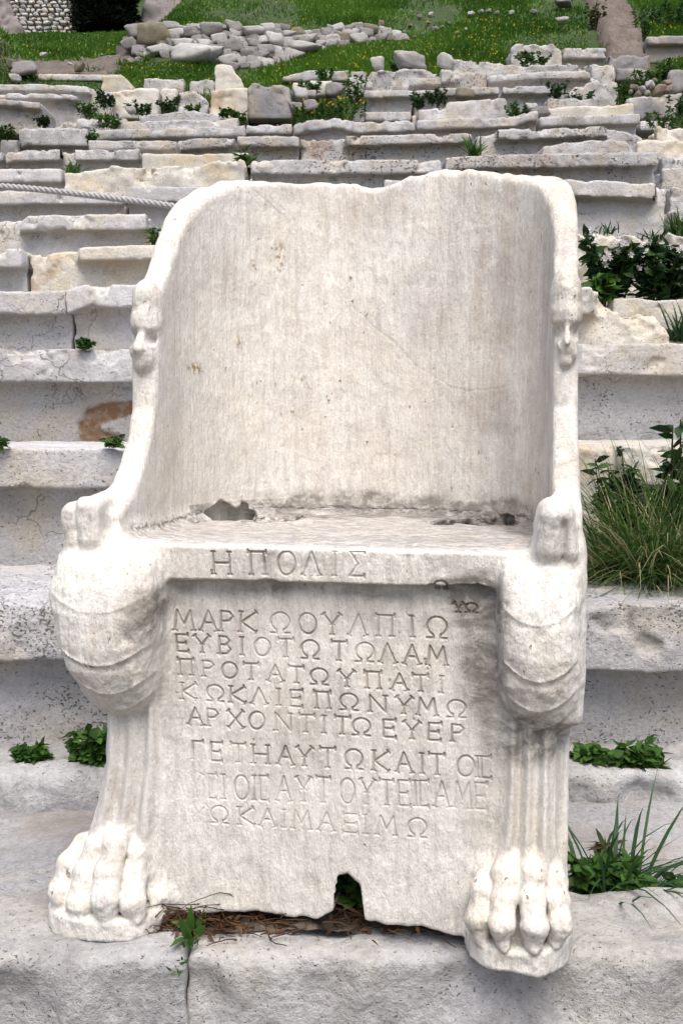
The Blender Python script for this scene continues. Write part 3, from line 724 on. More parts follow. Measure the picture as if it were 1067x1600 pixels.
# ------------------------------------------------------------------ stone blocks of the seating tiers
def block(Y, x0, x1, yt, yl, yb, label, mat='lime', top=None, brk=(), D=.55, nm='seat_block', cat='stone seat', rough=1.0, h=None, rd=None, sink=.05, group='stone seat blocks of the theatre tiers', scar=None, sdepth=1.0, channel=0, lean=0.0):
    """One block from its outline in the picture at depth Y: yl is the lower edge of its lip (None: no lip)."""
    kk = Y / FPX
    a, b = at(x0, yt, Y), at(x1, yt, Y)
    zt, zb = a[2], at(x0, yb, Y)[2] - sink
    w, H = b[0] - a[0], zt - zb
    hl = (at(x0, yt, Y)[2] - at(x0, yl, Y)[2]) if yl is not None else 0
    rd = (.09 if rd is None else rd) if yl is not None else 0
    tx, tz = [-1, w + 1], [H, H]
    if top:
        tx = [(q - x0) * kk for q, _ in top]; tz = [at(x0, v, Y)[2] - zb for _, v in top]
    bs = [((p - x0) * kk, (q - x0) * kk) for p, q in brk]
    Hm = max(tz) + .02
    sd = float(RNG.uniform(0, 90))
    far = min(1.0, (Y - 1) / 8)
    amp = (.0028 + .0035 * far) * rough
    er = .004 + .005 * far
    sx = RNG.uniform(-.012, .012); sl = RNG.uniform(-.008, .008)
    def f(P):
        x, y, z = P[:, 0], P[:, 1], P[:, 2]
        ztop = np.interp(x, tx, tz) - np.where(y > .34, channel, 0) + sx * (x - w / 2) * .5
        n1 = fbm(P, 5.0, 3, sd) / (1 + .4 * max(rough - 1, 0)); n2 = fbm(P, 26.0, 3, sd + 9)
        wear = np.zeros_like(x)
        for p, q in bs:
            t = (x - (p + q) / 2) / max((q - p) / 2, .01) + .35 * n1
            wear = np.maximum(wear, sstep(1.12, .8, np.abs(t)) * (rd + .02 + .02 * n2))
        ends = np.maximum(-x + .010 * n1, x - w + .010 * n1)
        if yl is None:
            d = np.maximum(.012 * n1 * rough - y, y - D)
            d = smax(d, smax(z - ztop + .010 * n1 * rough, -z, .01), er * 1.6)
        else:
            # lip with a concave throat below it
            lipz = ztop - hl + .003 * n1 - .012 * np.maximum(n2 - .45, 0)
            lp = smax(np.maximum(wear - y, y - D), np.maximum(lipz - z, z - ztop), er)
            bd = np.maximum(np.maximum(rd + .15 * lean * 0 - y, y - D), np.maximum(z - ztop + .01, -z))
            d = smin(lp, bd, .013)
            d = smax(d, smax(wear * .9 + (z - ztop + .0) * .35 - y - .01, -1.0 + 0 * x, .01), .006)
        chip = .017 * rough * sstep(.50, .84, fbm(P, 10.0, 3, sd + 33)) * sstep(-.16, -.02, z - ztop)
        if rough > 1.2: chip = chip + .030 * (rough - .7) * (np.abs(vnoise(P * 7.0 + sd)) + .5 * np.abs(vnoise(P * 15.0 + sd)) - .35) * sstep(-.25, .0, z - ztop)
        d = smax(d, ends, er)
        return d + amp * (n1 * .3 + n2 * .6) + chip
    vox = h or max(.006, .0017 * Y)
    V, Q = nets(f, (-.06, -.05, -.03), (w + .06, D + .04, Hm + .05), vox, 3.0 if brk else 2.4)
    me = mesh_np(nm, V, Q)
    if scar:
        sv = np.zeros(len(V)); nn = fbm(V.astype(np.float32), 16, 3, sd + 50)
        for px, py, r in scar:
            cx, cz = (px - x0 - 8) * kk, at(px, py, Y)[2] - zb
            sv = np.maximum(sv, np.clip(1.9 - np.hypot(V[:, 0] - cx, V[:, 2] - cz) / (r * kk) + .7 * nn, 0, 1) * (V[:, 1] < .2))
        V[:, 1] += .014 * sv * sdepth; me = mesh_np(nm, V, Q); fattr(me, 'scar', sstep(.2, .8, sv) * (1 if sdepth == 1 else .45))
    o = obj(nm, me, M[mat])
    o.location = (a[0], Y, zb)
    o.rotation_euler = (0, 0, RNG.uniform(-.006, .006))
    tag(o, label, cat, group)
    return o
RY = dict(A=2.0, B=2.74, C=3.46, D=4.18, E=4.9, F=5.6, G=6.3, H=7.05)
B = block
# the two paving blocks the throne stands on, the sunken slab and the low step behind it
def slab(name, x0, x1, yf, yb_, ztop, zbot, mat, label, cat, edge=None, h=.006, front_rough=1.0, crackside=0, group='paving stones at the foot of the seats', yback=None):
    sd = float(RNG.uniform(0, 90)); w = x1 - x0
    def f(P):
        x, y, z = P[:, 0], P[:, 1], P[:, 2]
        n1 = fbm(P, 4.0, 3, sd); n2 = fbm(P, 24, 3, sd + 5)
        fr = .018 * np.maximum(fbm(P * np.float32([1, 1, .3]), 14, 3, sd + 2), -.2) * front_rough * sstep(.0, -.05, z - ztop)
        yb2 = yb_ - yf + (0 if yback is None else np.interp(x, [0, w], [0, yback]))
        d = smax(np.maximum(.012 * n1 + fr - y, y - yb2 + .012 * n1), smax(z - ztop + .006 * n1 + .012 * np.maximum(fbm(P, 11, 3, sd + 7) - .35, 0), zbot - z, .01), .03)
        ends = np.maximum(-x + .010 * fbm(P * np.float32([0, 1, 1]), 7, 3, 3.0), x - w + .010 * fbm(P * np.float32([0, 1, 1]), 7, 3, 3.0))
        d = smax(d, ends, .012)
        # worn channels cut across the top
        return d + .0035 * n2 + .004 * n1
    V, Q = nets(f, (-.04, -.05, zbot - .03), (w + .04, yb_ - yf + .08 + abs(yback or 0), ztop + .04), h, 1.4)
    o = obj(name, mesh_np(name, V, Q), M[mat]); o.location = (x0, yf, 0)
    tag(o, label, cat, group)
    return o
slab('paving_block', -1.7, -.217, 1.285, 1.59, 0, -.30, 'pave', 'paving block left of the weedy crack, under the left lion paw', 'paving stone')
slab('paving_block', -.209, 1.5, 1.285, 1.545, 0, -.30, 'pave', 'long paving block right of the weedy crack, under the right lion paw', 'paving stone', yback=-.09)
slab('paving_slab', -1.9, 1.9, 1.52, 1.93, -.035, -.2, 'dull', 'sunken dark trodden slab behind the lion paws', 'paving stone', h=.007)
slab('low_step', -2.0, 2.0, 1.895, 2.2, .036, -.2, 'pave', 'low pitted step along the foot of the lowest seat tier', 'stone step', h=.007, group=None)

B(RY['A'], -420, 430, 940, 1036, 1190, 'pitted limestone seat block of the lowest tier, behind the throne\'s left knee', 'pitted', channel=.035, D=.80, rough=1.3)
B(RY['A'], 432, 1560, 944, 1052, 1205, 'pitted limestone seat block of the lowest tier, under the tall grass right of the throne', 'pitted', channel=.035, D=.80, rough=1.3)
B(RY['B'], -380, 425, 700, 763, 884, 'smooth-lipped seat block left of the throne\'s arm scroll, directly under the rust-scarred block', D=.72)
B(RY['B'], 428, 1480, 697, 760, 884, 'seat block with a broken-off lip behind the tall dry grass', 'yellow', brk=((880, 985),), D=.72)
B(RY['C'], -330, 425, 545, 597, 696, 'seat block with a brown rust-coloured scar and a chipped lip, left of the throne', 'lime', D=.72, scar=[(140, 683, 15), (136, 668, 13), (140, 656, 13), (150, 646, 11), (164, 643, 10), (179, 640, 9), (197, 636, 7), (155, 688, 13), (168, 690, 11)], h=.005)
B(RY['C'], 428, 1420, 536, 586, 691, 'long grey-lipped seat block right of the throne\'s carved head, one dark hole in its lip', 'lime', D=.72)
B(RY['D'], -160, 101, 455, 491, 544, 'seat block ending at a dark open gap, above the rust-scarred block at the left edge', top=[(-160, 452), (60, 455), (101, 452)], D=.7)
B(RY['D'], 105, 556, 444, 480, 544, 'seat block with a freshly chipped white lip right of the dark gap', top=[(105, 452), (130, 443), (556, 446)], D=.7, rough=1.15)
B(RY['D'], 560, 1063, 450, 492, 536, 'jagged white broken seat block right of the throne\'s carved head, sloping down to the right', 'yellow', top=[(560, 440), (905, 449), (940, 454), (958, 470), (972, 472), (985, 486), (1025, 484), (1045, 500), (1063, 515)], brk=((932, 1070),), D=.5, rough=1.8, sink=.08)
B(4.6, 960, 1200, 468, None, 500, 'low pale ledge stone half hidden behind the jagged broken seat block', 'yellow', D=.3, nm='ledge_stone', cat='stone', rough=1.2)
B(RY['E'], -120, 34, 389, 418, 453, 'short seat block with a yellow-stained face cut off by the left edge of the photo', D=.65)
B(RY['E'], 37, 616, 390, 412, 453, 'seat block with ochre stains and its lip broken off at the left end', 'yellow', top=[(37, 391), (100, 385), (200, 382), (616, 383)], brk=((30, 122),), D=.65, scar=[(44, 437, 5), (66, 432, 6), (78, 425, 5), (52, 445, 4)], sdepth=.1)
B(5.1, 620, 1180, 366, None, 452, 'crumbling white block behind the white-flowered weeds', 'yellow', top=[(620, 360), (905, 362), (960, 366), (1000, 368), (1180, 374)], D=.35, rough=2.6, sink=.1)
B(RY['F'], -200, 229, 336, 361, 388, 'clean white-lipped seat block with a free right end, under the rope', top=[(-120, 345), (0, 339), (40, 336), (229, 333)], brk=((-100, 30),), D=.62)
B(RY['F'] + .1, 237, 268, 357, None, 386, 'small broken white stone beside a weed at the throne\'s left shoulder', 'whiterock', top=[(237, 372), (250, 357), (262, 358), (268, 370)], D=.2, nm='stone_fragment', cat='stone', rough=2)
B(RY['G'], -120, 193, 298, 319, 338, 'speckled seat block hanging under the rope at the left edge of the photo', 'lime', D=.66)
B(RY['G'], 196, 598, 292, 316, 358, 'speckled seat block behind the rope end at the throne\'s left shoulder', 'lime', D=.66)
B(RY['G'], 600, 1047, 280, 306, 362, 'tall seat block with an arched broken lip right of the throne\'s top corner', 'lime', top=[(600, 282), (900, 280), (1020, 283), (1047, 288)], brk=((1012, 1060),), D=.5, rough=1.3, sink=.1)
B(RY['H'], -120, 97, 263, 285, 299, 'seat block just above the rope at the left edge, end face in shadow', D=.6)
B(RY['H'], 99, 384, 264, None, 300, 'pale yellow lipless block with a dark diagonal gash above the rope', 'yellow', top=[(99, 268), (200, 262), (300, 258), (384, 250)], D=.6, rough=1.6)
B(RY['H'], 391, 692, 249, 272, 290, 'long seat block touching the top edge of the throne\'s back', 'far', D=.6)
B(RY['H'], 694, 1031, 240, 262, 284, 'speckled seat block with a brown chip above the throne\'s right top corner', 'far', top=[(694, 246), (760, 241), (1031, 236)], D=.6, scar=[(850, 248, 9), (860, 256, 9), (862, 268, 6)], sdepth=.5)
B(7.45, 846, 996, 221, None, 250, 'speckled slab lying on the tier above the throne\'s right top corner', 'far', top=[(846, 226), (870, 222), (975, 217), (985, 230), (996, 240)], D=.35, nm='loose_slab', cat='stone')
RI = 7.75
B(RI, -120, 6, 237, 252, 266, 'narrow seat block at the left edge next to a thin dark joint', 'far')
B(RI, 9, 216, 232, 250, 266, 'seat block with a lip broken in the middle and grass growing from the break', 'far', brk=((92, 112),), top=[(9, 238), (25, 233), (216, 232)])
B(RI, 221, 388, 238, None, 268, 'smooth cream lipless block above the pale yellow gashed block', 'yellow')
B(8.2, 139, 276, 219, 234, 246, 'thin pitted seat block beneath the broad leaning lip', 'far')
B(8.45, 276, 368, 215, 231, 244, 'seat block with a round drilled hole at its left end', 'far', top=[(276, 221), (300, 216), (368, 214)])
B(8.45, 369, 468, 212, 229, 244, 'lightly pitted end block left of the ochre-patched seat block', 'far')
B(8.45, 470, 738, 210, 226, 250, 'seat block with an ochre and rust patch on its face', 'far', top=[(470, 214), (738, 206)], brk=((466, 540),), scar=[(490, 222, 9), (503, 227, 10), (515, 221, 8), (505, 240, 5)], sdepth=.4)
B(8.45, 745, 1010, 199, 216, 244, 'seat block with an arched recess right of the grassy gap', 'far', top=[(745, 208), (770, 202), (945, 196), (975, 198), (1010, 212)], brk=((742, 775), (945, 1015)), rough=1.3)
B(8.9, 0, 29, 216, None, 240, 'low weathered stone under the bushy weed at the left edge', 'far', nm='stone_block', cat='stone', sink=.1)
B(8.9, 30, 138, 199, 228, 240, 'heavy seat block with a deep lip above the block with the mid-lip break', 'far', top=[(30, 203), (40, 198), (138, 200)])
B(9.0, 142, 382, 201, 217, 226, 'long seat block with a rounded broken corner right of a weedy gap', 'far', top=[(142, 206), (170, 202), (382, 195)])
B(9.15, 384, 456, 193, 209, 222, 'clean square-ended seat block between two thin joints', 'far')
B(9.15, 458, 648, 190, 208, 222, 'long seat block with a jagged upper rim under the yellow-flowered weeds', 'far', top=[(458, 194), (480, 187), (520, 182), (555, 190), (648, 187)], rough=1.3)
B(9.15, 650, 840, 184, 200, 216, 'dotted seat block with a notched right end', 'far', top=[(650, 187), (760, 183), (800, 181), (822, 172), (840, 172)])
B(9.15, 841, 1001, 178, 195, 212, 'coarsely pitted dark seat block ending beside the grassy stairway', 'pitted', top=[(841, 182), (1001, 176)])
B(9.55, 180, 372, 189, None, 210, 'weathered layered block below the low arched slab', 'far', top=[(180, 194), (215, 188), (372, 184)])
B(9.9, 216, 342, 175, None, 196, 'low arched slab with a grey weathered rim', 'far', top=[(216, 180), (240, 176), (300, 174), (342, 180)], nm='loose_slab', cat='stone')
B(9.9, 78, 200, 181, None, 205, 'low crumbling block right of the free-ended dark-lipped block', 'far', top=[(78, 196), (100, 188), (125, 181), (190, 184), (200, 190)], rough=2.2)
B(9.8, 568, 651, 174, 189, 196, 'short white block with a chipped underside left of a joint', 'far', brk=((640, 655),))
B(9.8, 653, 790, 157, None, 186, 'squared pale block capped by a second course above the dotted seat block', 'far', top=[(653, 170), (694, 168), (697, 157), (785, 156), (790, 162)])
B(9.9, 840, 992, 162, None, 184, 'long cream block above the coarsely pitted dark seat block', 'yellow', top=[(840, 172), (870, 166), (992, 159)])
B(10.2, 855, 928, 153, None, 170, 'small cracked slab in front of the dark weeds', 'far', nm='loose_slab', cat='stone', D=.3)
B(10.3, -120, 64, 156, 168, 198, 'dark-lipped seat block at the left edge with a deep shadowed face', 'far', top=[(-120, 150), (0, 154), (64, 160)])
B(10.75, -120, 122, 145, 155, 192, 'large seat block with a sloping lip behind the dark-lipped block', 'far', top=[(-120, 143), (100, 146), (122, 152)])
B(11.2, -120, 176, 131, 143, 180, 'broad seat block with an angular lip behind the sloping-lip block', 'far', top=[(-120, 131), (60, 130), (130, 134), (160, 138), (176, 145)], brk=((130, 180),))
B(11.75, 58, 187, 113, 124, 145, 'thin flat topmost seat block on the left with a dark hollow under it', 'far', top=[(58, 114), (187, 116)])
B(11.6, 158, 214, 116, None, 150, 'smooth cream tapering block beside the flat topmost block', 'yellow', top=[(158, 118), (190, 117), (205, 128), (214, 138)], D=.4, rough=1.5)
B(10.9, 175, 247, 139, None, 178, 'white upright block with shadowed right side behind dark weeds', 'yellow', top=[(175, 141), (240, 138), (247, 142)], D=.4)
B(11.6, 223, 288, 121, None, 146, 'flat grey block lying above the white upright block', 'far', top=[(223, 122), (288, 121)], D=.4, rough=1.4)
B(11.0, 254, 276, 139, None, 165, 'small cream block in the shadow between two larger blocks', 'yellow', D=.3)
B(10.9, 277, 325, 141, None, 178, 'lumpy grey block with a broken top right corner', 'far', top=[(277, 142), (305, 141), (318, 150), (325, 162)], D=.4, rough=1.8)
B(11.6, 296, 335, 123, None, 150, 'stepped pale block left of the upright pointed stone', 'far', top=[(296, 124), (318, 124), (320, 121), (335, 122)], D=.35, rough=1.4)
B(11.3, 336, 382, 100, None, 146, 'upright pointed cream stone standing above the squared block with faded pinkish marks', 'yellow', top=[(336, 102), (345, 99), (362, 100), (366, 112), (376, 124), (382, 142)], D=.3, rough=1.5, nm='upright_stone', cat='stone')
B(10.8, 328, 386, 139, None, 180, 'squared block with faded pinkish marks below the upright pointed stone', 'yellow', D=.4, rough=1.2, scar=[(338, 146, 4), (346, 150, 4), (354, 147, 4), (340, 160, 4), (349, 163, 4), (352, 156, 3)], sdepth=.1, nm='marked_block', cat='stone')
B(10.9, 386, 455, 130, None, 178, 'big dull grey upright block right of the squared marked block', 'rock', top=[(386, 132), (398, 127), (414, 132), (418, 134), (430, 130), (455, 130)], D=.4, rough=1.3)
B(11.2, 456, 482, 128, None, 142, 'small cream stone beside the big dull grey upright block', 'yellow', D=.3, nm='stone_fragment', cat='stone')
B(11.2, 483, 520, 124, None, 142, 'squarish cream stone right of the weedy notch in the rubble', 'yellow', D=.3, nm='stone_fragment', cat='stone')
B(11.7, 440, 545, 110, None, 119, 'thin grey slab lying alone in the grass below the dry-stone wall', 'far', top=[(440, 118), (460, 112), (480, 109), (543, 108), (545, 112)], D=.3, nm='loose_slab', cat='stone')
B(11.7, 547, 572, 110, None, 120, 'little slab beside the thin grey slab in the grass', 'far', D=.25, nm='loose_slab', cat='stone')
B(10.75, 552, 646, 140, 152, 180, 'white seat block with a cracked lip above the yellow-flowered weeds', 'far', top=[(552, 146), (565, 141), (640, 140), (646, 144)])
B(10.75, 648, 684, 140, 152, 178, 'seat block half hidden by the weeds right of the cracked-lip block', 'far')
B(11.3, 570, 690, 108, None, 140, 'rough eroded block with a lumpy hump on the upper tier', 'far', top=[(570, 122), (580, 112), (618, 110), (622, 104), (660, 108), (680, 116), (690, 120)], rough=2.4, D=.5)
B(11.0, 640, 690, 121, 134, 150, 'short lipped end block right of the rough eroded hump', 'far')
B(10.75, 686, 781, 136, 149, 162, 'clean lipped seat block with the round yellow stone against it', 'far', top=[(686, 137), (781, 135)])
B(10.75, 785, 862, 134, 146, 176, 'dark-blotched lipped seat block left of the dark weeds', 'far')
B(11.15, 688, 764, 108, 129, 142, 'seat block with a broken yellowish lip below the white boulder', 'far', brk=((715, 768),))
B(11.15, 764, 940, 112, 124, 150, 'long thin-lipped seat block whose lip dips away at the right', 'far', top=[(764, 117), (850, 111), (915, 111), (940, 124)], brk=((918, 945),))
B(10.8, 885, 968, 128, None, 170, 'corner block with a dark ragged undercut above the cream block', 'far', top=[(885, 146), (900, 134), (930, 126), (968, 128)], rough=2.0, D=.4)
B(11.6, 708, 918, 94, None, 122, 'long ragged grey block on the highest tier', 'far', top=[(708, 92), (760, 95), (800, 101), (870, 102), (880, 98), (890, 103), (918, 103)], rough=2.0)
B(11.45, 924, 962, 99, None, 132, 'rough square block with a knobbly top at the right end of the highest tier', 'far', D=.4, rough=1.6)
B(12.0, 798, 880, 70, None, 106, 'rough-topped block on the grass behind the bushy weed, left half of a pair', 'far', top=[(798, 75), (806, 68), (860, 68), (878, 74)], rough=1.5, D=.5)
B(12.0, 880, 946, 74, 92, 110, 'straight clean lintel-like block on the grass beside the stepped path', 'far', D=.5)
B(12.4, 1012, 1130, 55, 69, 88, 'dark weathered seat block on the grass at the upper right edge', 'rock', D=.5)
B(11.9, 952, 1014, 86, None, 104, 'low row of rough grey stone at the foot of the stepped path', 'rock', D=.35, rough=2.2, nm='stone_block', cat='stone')
B(11.5, 962, 1020, 104, None, 118, 'narrow flat slab below the rough row at the foot of the stepped path', 'rock', D=.35, nm='loose_slab', cat='stone', rough=1.2)
B(10.2, 978, 1066, 150, None, 178, 'pitted block under the heap of small pinkish stones', 'pitted', top=[(978, 151), (1030, 147), (1062, 143), (1066, 150)], D=.4)
B(9.9, 1000, 1052, 187, None, 196, 'thin white slab in the green weeds beside the stairway', 'far', D=.3, nm='loose_slab', cat='stone')
SG = 'steps of the stairway at the right edge'
for Y, x0, yt, yb, lb in ((9.0, 1026, 199, 219, 'topmost visible stair step, yellowish, at the right edge'), (8.5, 994, 218, 246, 'long dusty stair step with a worn edge, second from the top'),
                          (7.9, 1034, 244, 264, 'stair step of plain beige stone, third from the top'), (7.4, 1032, 262, 294, 'tall cracked stair step, fourth from the top'),
                          (6.9, 1048, 293, 325, 'mossy stair step just above the bright grass tuft'), (6.4, 1052, 323, 366, 'lowest stair step, behind the bright grass tuft')):
    B(Y, x0, 1220, yt, None, yb, lb, 'far' if yt > 230 else 'yellow', D=.5, nm='stair_step', cat='stone step', group=SG, rough=1.3, sink=.12)

# ------------------------------------------------------------------ rocks
import bmesh
def rock_mesh(seed, sub=3, planes=9, rough=.05):
    rg = np.random.default_rng(seed)
    bm = bmesh.new(); bmesh.ops.create_icosphere(bm, subdivisions=sub, radius=1)
    V = np.array([v.co for v in bm.verts]); F = np.array([[v.index for v in f.verts] for f in bm.faces]); bm.free()
    n = rg.normal(size=(planes, 3)); n /= np.linalg.norm(n, axis=1, keepdims=True)
    ax = np.concatenate([np.eye(3), -np.eye(3)]) + rg.normal(0, .16, (6, 3)); ax /= np.linalg.norm(ax, axis=1, keepdims=True)
    n = np.concatenate([n, ax]); off = np.concatenate([rg.uniform(.72, 1.05, planes), rg.uniform(.60, .76, 6)])
    c = V @ n.T
    r = np.where(c > .05, off / np.maximum(c, .05), 9)
    r = -np.log(np.exp(-r * 38).sum(1)) / 38
    r = r * (1 + rough * fbm(V.astype(np.float32) + seed, 4.0, 4))
    return mesh_np('rock', V * r[:, None], F, False)
ROCKS = [rock_mesh(s, 3) for s in range(100, 110)]
def rock(p, dims, mat, rot=None, label=None, cat='rock', group=None, nm='rock', idx=None):
    o = bpy.data.objects.new(nm, ROCKS[int(RNG.integers(len(ROCKS))) if idx is None else idx])
    COL.objects.link(o)
    if not o.data.materials: o.data.materials.append(None)
    o.material_slots[0].link = 'OBJECT'; o.material_slots[0].material = M[mat]
    o.location = p; o.scale = dims
    o.rotation_euler = rot if rot is not None else (RNG.uniform(-.25, .25), RNG.uniform(-.35, .35), RNG.uniform(0, 6.28))
    return tag(o, label, cat, group)
WG, WL = 'stones of the tumbled dry-stone wall', 'plain grey or whitish field stone in the tumbled dry-stone wall on the grassy slope'
TOPX, TOPY = [185, 225, 270, 330, 400, 500, 560, 618], [68, 46, 40, 39, 42, 43, 40, 48]
BOTX_, BOTY_ = [185, 250, 330, 370, 430, 470, 500, 560, 618], [96, 92, 98, 108, 104, 90, 76, 66, 60]
def wall_pt(px, py, back=0.0):
    yb = np.interp(px, BOTX_, BOTY_)
    Y = wall_Y(px) + (yb - py) / 60 * .55 + back
    return at(px, py, Y)
_wy = {px: hit(px, np.interp(px, BOTX_, BOTY_), 10.5)[1] for px in range(180, 630, 20)}
def wall_Y(px): return float(np.interp(px, list(_wy.keys()), list(_wy.values())))
# earth packed behind the stones
vv = []
for px in np.linspace(182, 620, 60):
    t0, b0 = np.interp(px, TOPX, TOPY), np.interp(px, BOTX_, BOTY_)
    for s in np.linspace(0, 1, 8):
        vv.append(wall_pt(px, b0 + 5 + (t0 + 5 - b0 - 5) * s, .16) + np.array([0, 0, .03 * math.sin(px * 1.3 + s * 9)]))
g = np.arange(480).reshape(60, 8)
tag(obj('earth_bank', mesh_np('earth_bank', np.array(vv), np.stack([g[:-1, :-1], g[1:, :-1], g[1:, 1:], g[:-1, 1:]], -1).reshape(-1, 4)), M['path']), kind='structure')
SPECIAL = [(301, 91, 72, 30, 'whiterock', 'large flat white slab lying in front of the dry-stone wall', 2), (240, 57, 56, 34, 'tanrock', 'big yellowish craggy boulder at the left end of the dry-stone wall', 3),
           (215, 52, 34, 26, 'rock', 'slanting pale grey boulder left of the yellowish craggy boulder', 5), (217, 80, 26, 16, 'rock', 'blue-grey squared stone below the yellowish craggy boulder', 1),
           (367, 73, 30, 19, 'rock', 'round bluish stone in the middle of the dry-stone wall', 4), (343, 62, 26, 16, 'whiterock', 'bright white stone left of the round bluish stone', 6),
           (398, 50, 36, 14, 'whiterock', 'long pale flat stone on top of the dry-stone wall', 7), (431, 63, 30, 19, 'whiterock', 'white blocky stone high in the dry-stone wall', 8),
           (417, 79, 28, 17, 'rock', 'squared grey stone low in the dry-stone wall', 9), (331, 47, 42, 20, 'rock', 'wide grey boulder at the top of the dry-stone wall', 0),
           (472, 76, 44, 14, 'whiterock', 'long white slab at the foot of the dry-stone wall where it thins out', 2), (418, 101, 20, 13, 'whiterock', 'small white stone dropped in the grass under the dry-stone wall', 6),
           (288, 69, 32, 16, 'whiterock', 'wedge-shaped white stone above the large flat white slab', 7), (595, 37, 11, 9, 'tanrock', 'little yellow stone perched at the right end of the dry-stone wall', 3)]
placed = []
for px, py, w, h, m, lb, ix in SPECIAL:
    p = wall_pt(px, py, -.06); k = p[1] / FPX * .5
    rock(p, (w * k * 1.2, w * k * .9, h * k * 1.3), m, (RNG.uniform(-.1, .1), RNG.uniform(-.15, .15) + (.12 if ix == 2 else 0), RNG.uniform(-.3, .3)), lb, 'rock', None, idx=ix)
    placed.append((px, py, w, h))
py = 104.0
while py > 36:
    px = 186 + RNG.uniform(0, 10)
    while px < 618:
        w = RNG.uniform(12, 25); h = w * RNG.uniform(.48, .72)
        q = px + w / 2; t0, b0 = np.interp(q, TOPX, TOPY), np.interp(q, BOTX_, BOTY_)
        if t0 < py - 2 and py < b0 + 2 and not any(abs(q - a) < (c + w) * .26 and abs(py - b) < (d + h) * .26 for a, b, c, d in placed) and not (q < 260 and RNG.random() < .2):
            p = wall_pt(q, py + RNG.uniform(-1.5, 1.5), RNG.uniform(-.06, .04)); k = p[1] / FPX * .5
            rock(p, (w * k * 1.42, w * k * RNG.uniform(.8, 1.1), h * k * 1.5), RNG.choice(['rock', 'rock', 'whiterock', 'far', 'whiterock', 'tanrock'], p=[.27, .27, .2, .16, .03, .07]), (RNG.uniform(-.2, .2), RNG.uniform(-.3, .3), RNG.uniform(-.4, .4)), WL, 'rock', WG)
        px += w * .86
    py -= 8.5
# loose stones elsewhere on the slope
LG, LL = 'small loose stones on the grassy slope', 'small loose stone lying on the grassy slope right of the dry-stone wall'
for px, py, w, m in [(655, 30, 12, 'rock'), (672, 26, 10, 'whiterock'), (680, 50, 13, 'rock'), (690, 47, 9, 'rock'), (640, 45, 10, 'tanrock'), (660, 58, 8, 'rock'), (735, 27, 14, 'whiterock'), (750, 24, 12, 'rock'),
                     (762, 23, 12, 'rock'), (775, 26, 11, 'rock'), (797, 25, 12, 'whiterock'), (832, 24, 13, 'rock'), (727, 50, 7, 'whiterock'), (647, 62, 8, 'tanrock'), (700, 40, 8, 'rock'), (712, 56, 9, 'tanrock'), (630, 55, 9, 'rock'), (668, 40, 9, 'tanrock')]:
    p = hit(px, py, 11); k = p[1] / FPX * .5
    rock(p + np.array([0, -.05, w * k * .35]), (w * k, w * k * .8, w * k * .65), m, None, LL, 'stone', LG, nm='loose_stone')
for px, py, Y, w, h, m, lb in [(695, 96, 11.35, 24, 21, 'whiterock', 'angular white boulder standing alone at the edge of the grass'), (590, 100, 11.4, 18, 20, 'whiterock', 'upright white stone left of the eroded hump on the upper tier'),
                               (640, 98, 11.5, 50, 20, 'far', 'rounded pale boulder with brown streaks on the eroded hump'), (725, 149, 10.5, 28, 16, 'tanrock', 'round yellow stone resting against the clean lipped seat block'),
                               (879, 32, 13.6, 18, 8, 'whiterock', 'flat white stone in the grass near the stepped path'), (880, 5, 15, 26, 7, 'rock', 'flat grey stone at the top edge of the grassy slope'),
                               (455, 8, 16, 36, 8, 'rock', 'flat weathered rock at the top edge above the dry-stone wall'), (40, 108, 11.8, 40, 20, 'rock', 'tilted grey boulder at the foot of the earth bank'),
                               (68, 86, 12.6, 10, 6, 'whiterock', 'white chip of stone beside the earth path'), (124, 106, 12.0, 15, 12, 'tanrock', 'yellowish stone at the near end of the earth path'),
                               (25, 122, 11.6, 16, 9, 'whiterock', 'small white stone on the tier below the earth bank'), (20, 100, 11.9, 14, 12, 'tanrock', 'tan stone lodged in the earth bank'),
                               (521, 142, 11.2, 26, 20, 'rock', 'grey rounded stone in the weedy rubble of the middle tier'), (470, 148, 11.0, 24, 18, 'whiterock', 'cream rounded stone right of the big dull grey block'),
                               (488, 147, 11.1, 14, 12, 'whiterock', 'small white stone between two rounded stones in the weedy rubble'), (552, 140, 11.0, 28, 30, 'whiterock', 'tall white chunk at the right end of the weedy rubble'),
                               (485, 165, 10.6, 24, 16, 'rock', 'grey stone low in the weedy rubble above the yellow flowers'), (462, 168, 10.5, 20, 14, 'rock', 'dull stone at the left foot of the weedy rubble'), (570, 135, 11.0, 22, 12, 'whiterock', 'thin pale stone leaning at the right end of the weedy rubble'),
                               (205, 172, 9.9, 16, 9, 'whiterock', 'white stone peeping from the weeds below the white upright block'), (845, 176, 9.6, 26, 12, 'rock', 'speckled stone beside the grassy hollow'), (830, 168, 9.7, 20, 10, 'whiterock', 'pale stone behind the grassy hollow'),
                               (1060, 130, 10.3, 30, 36, 'rock', 'bluish upright boulder at the right edge above the pitted block')]:
    p = at(px, py, Y); k = Y / FPX * .5
    rock(p, (w * k * 1.35, w * k * 1.0, h * k * 1.4), m, (RNG.uniform(-.15, .15), RNG.uniform(-.15, .15), RNG.uniform(-.5, .5)), lb)
HG, HL = 'stones of the small pinkish heap', 'small pinkish stone in the heap at the right edge above the pitted block'
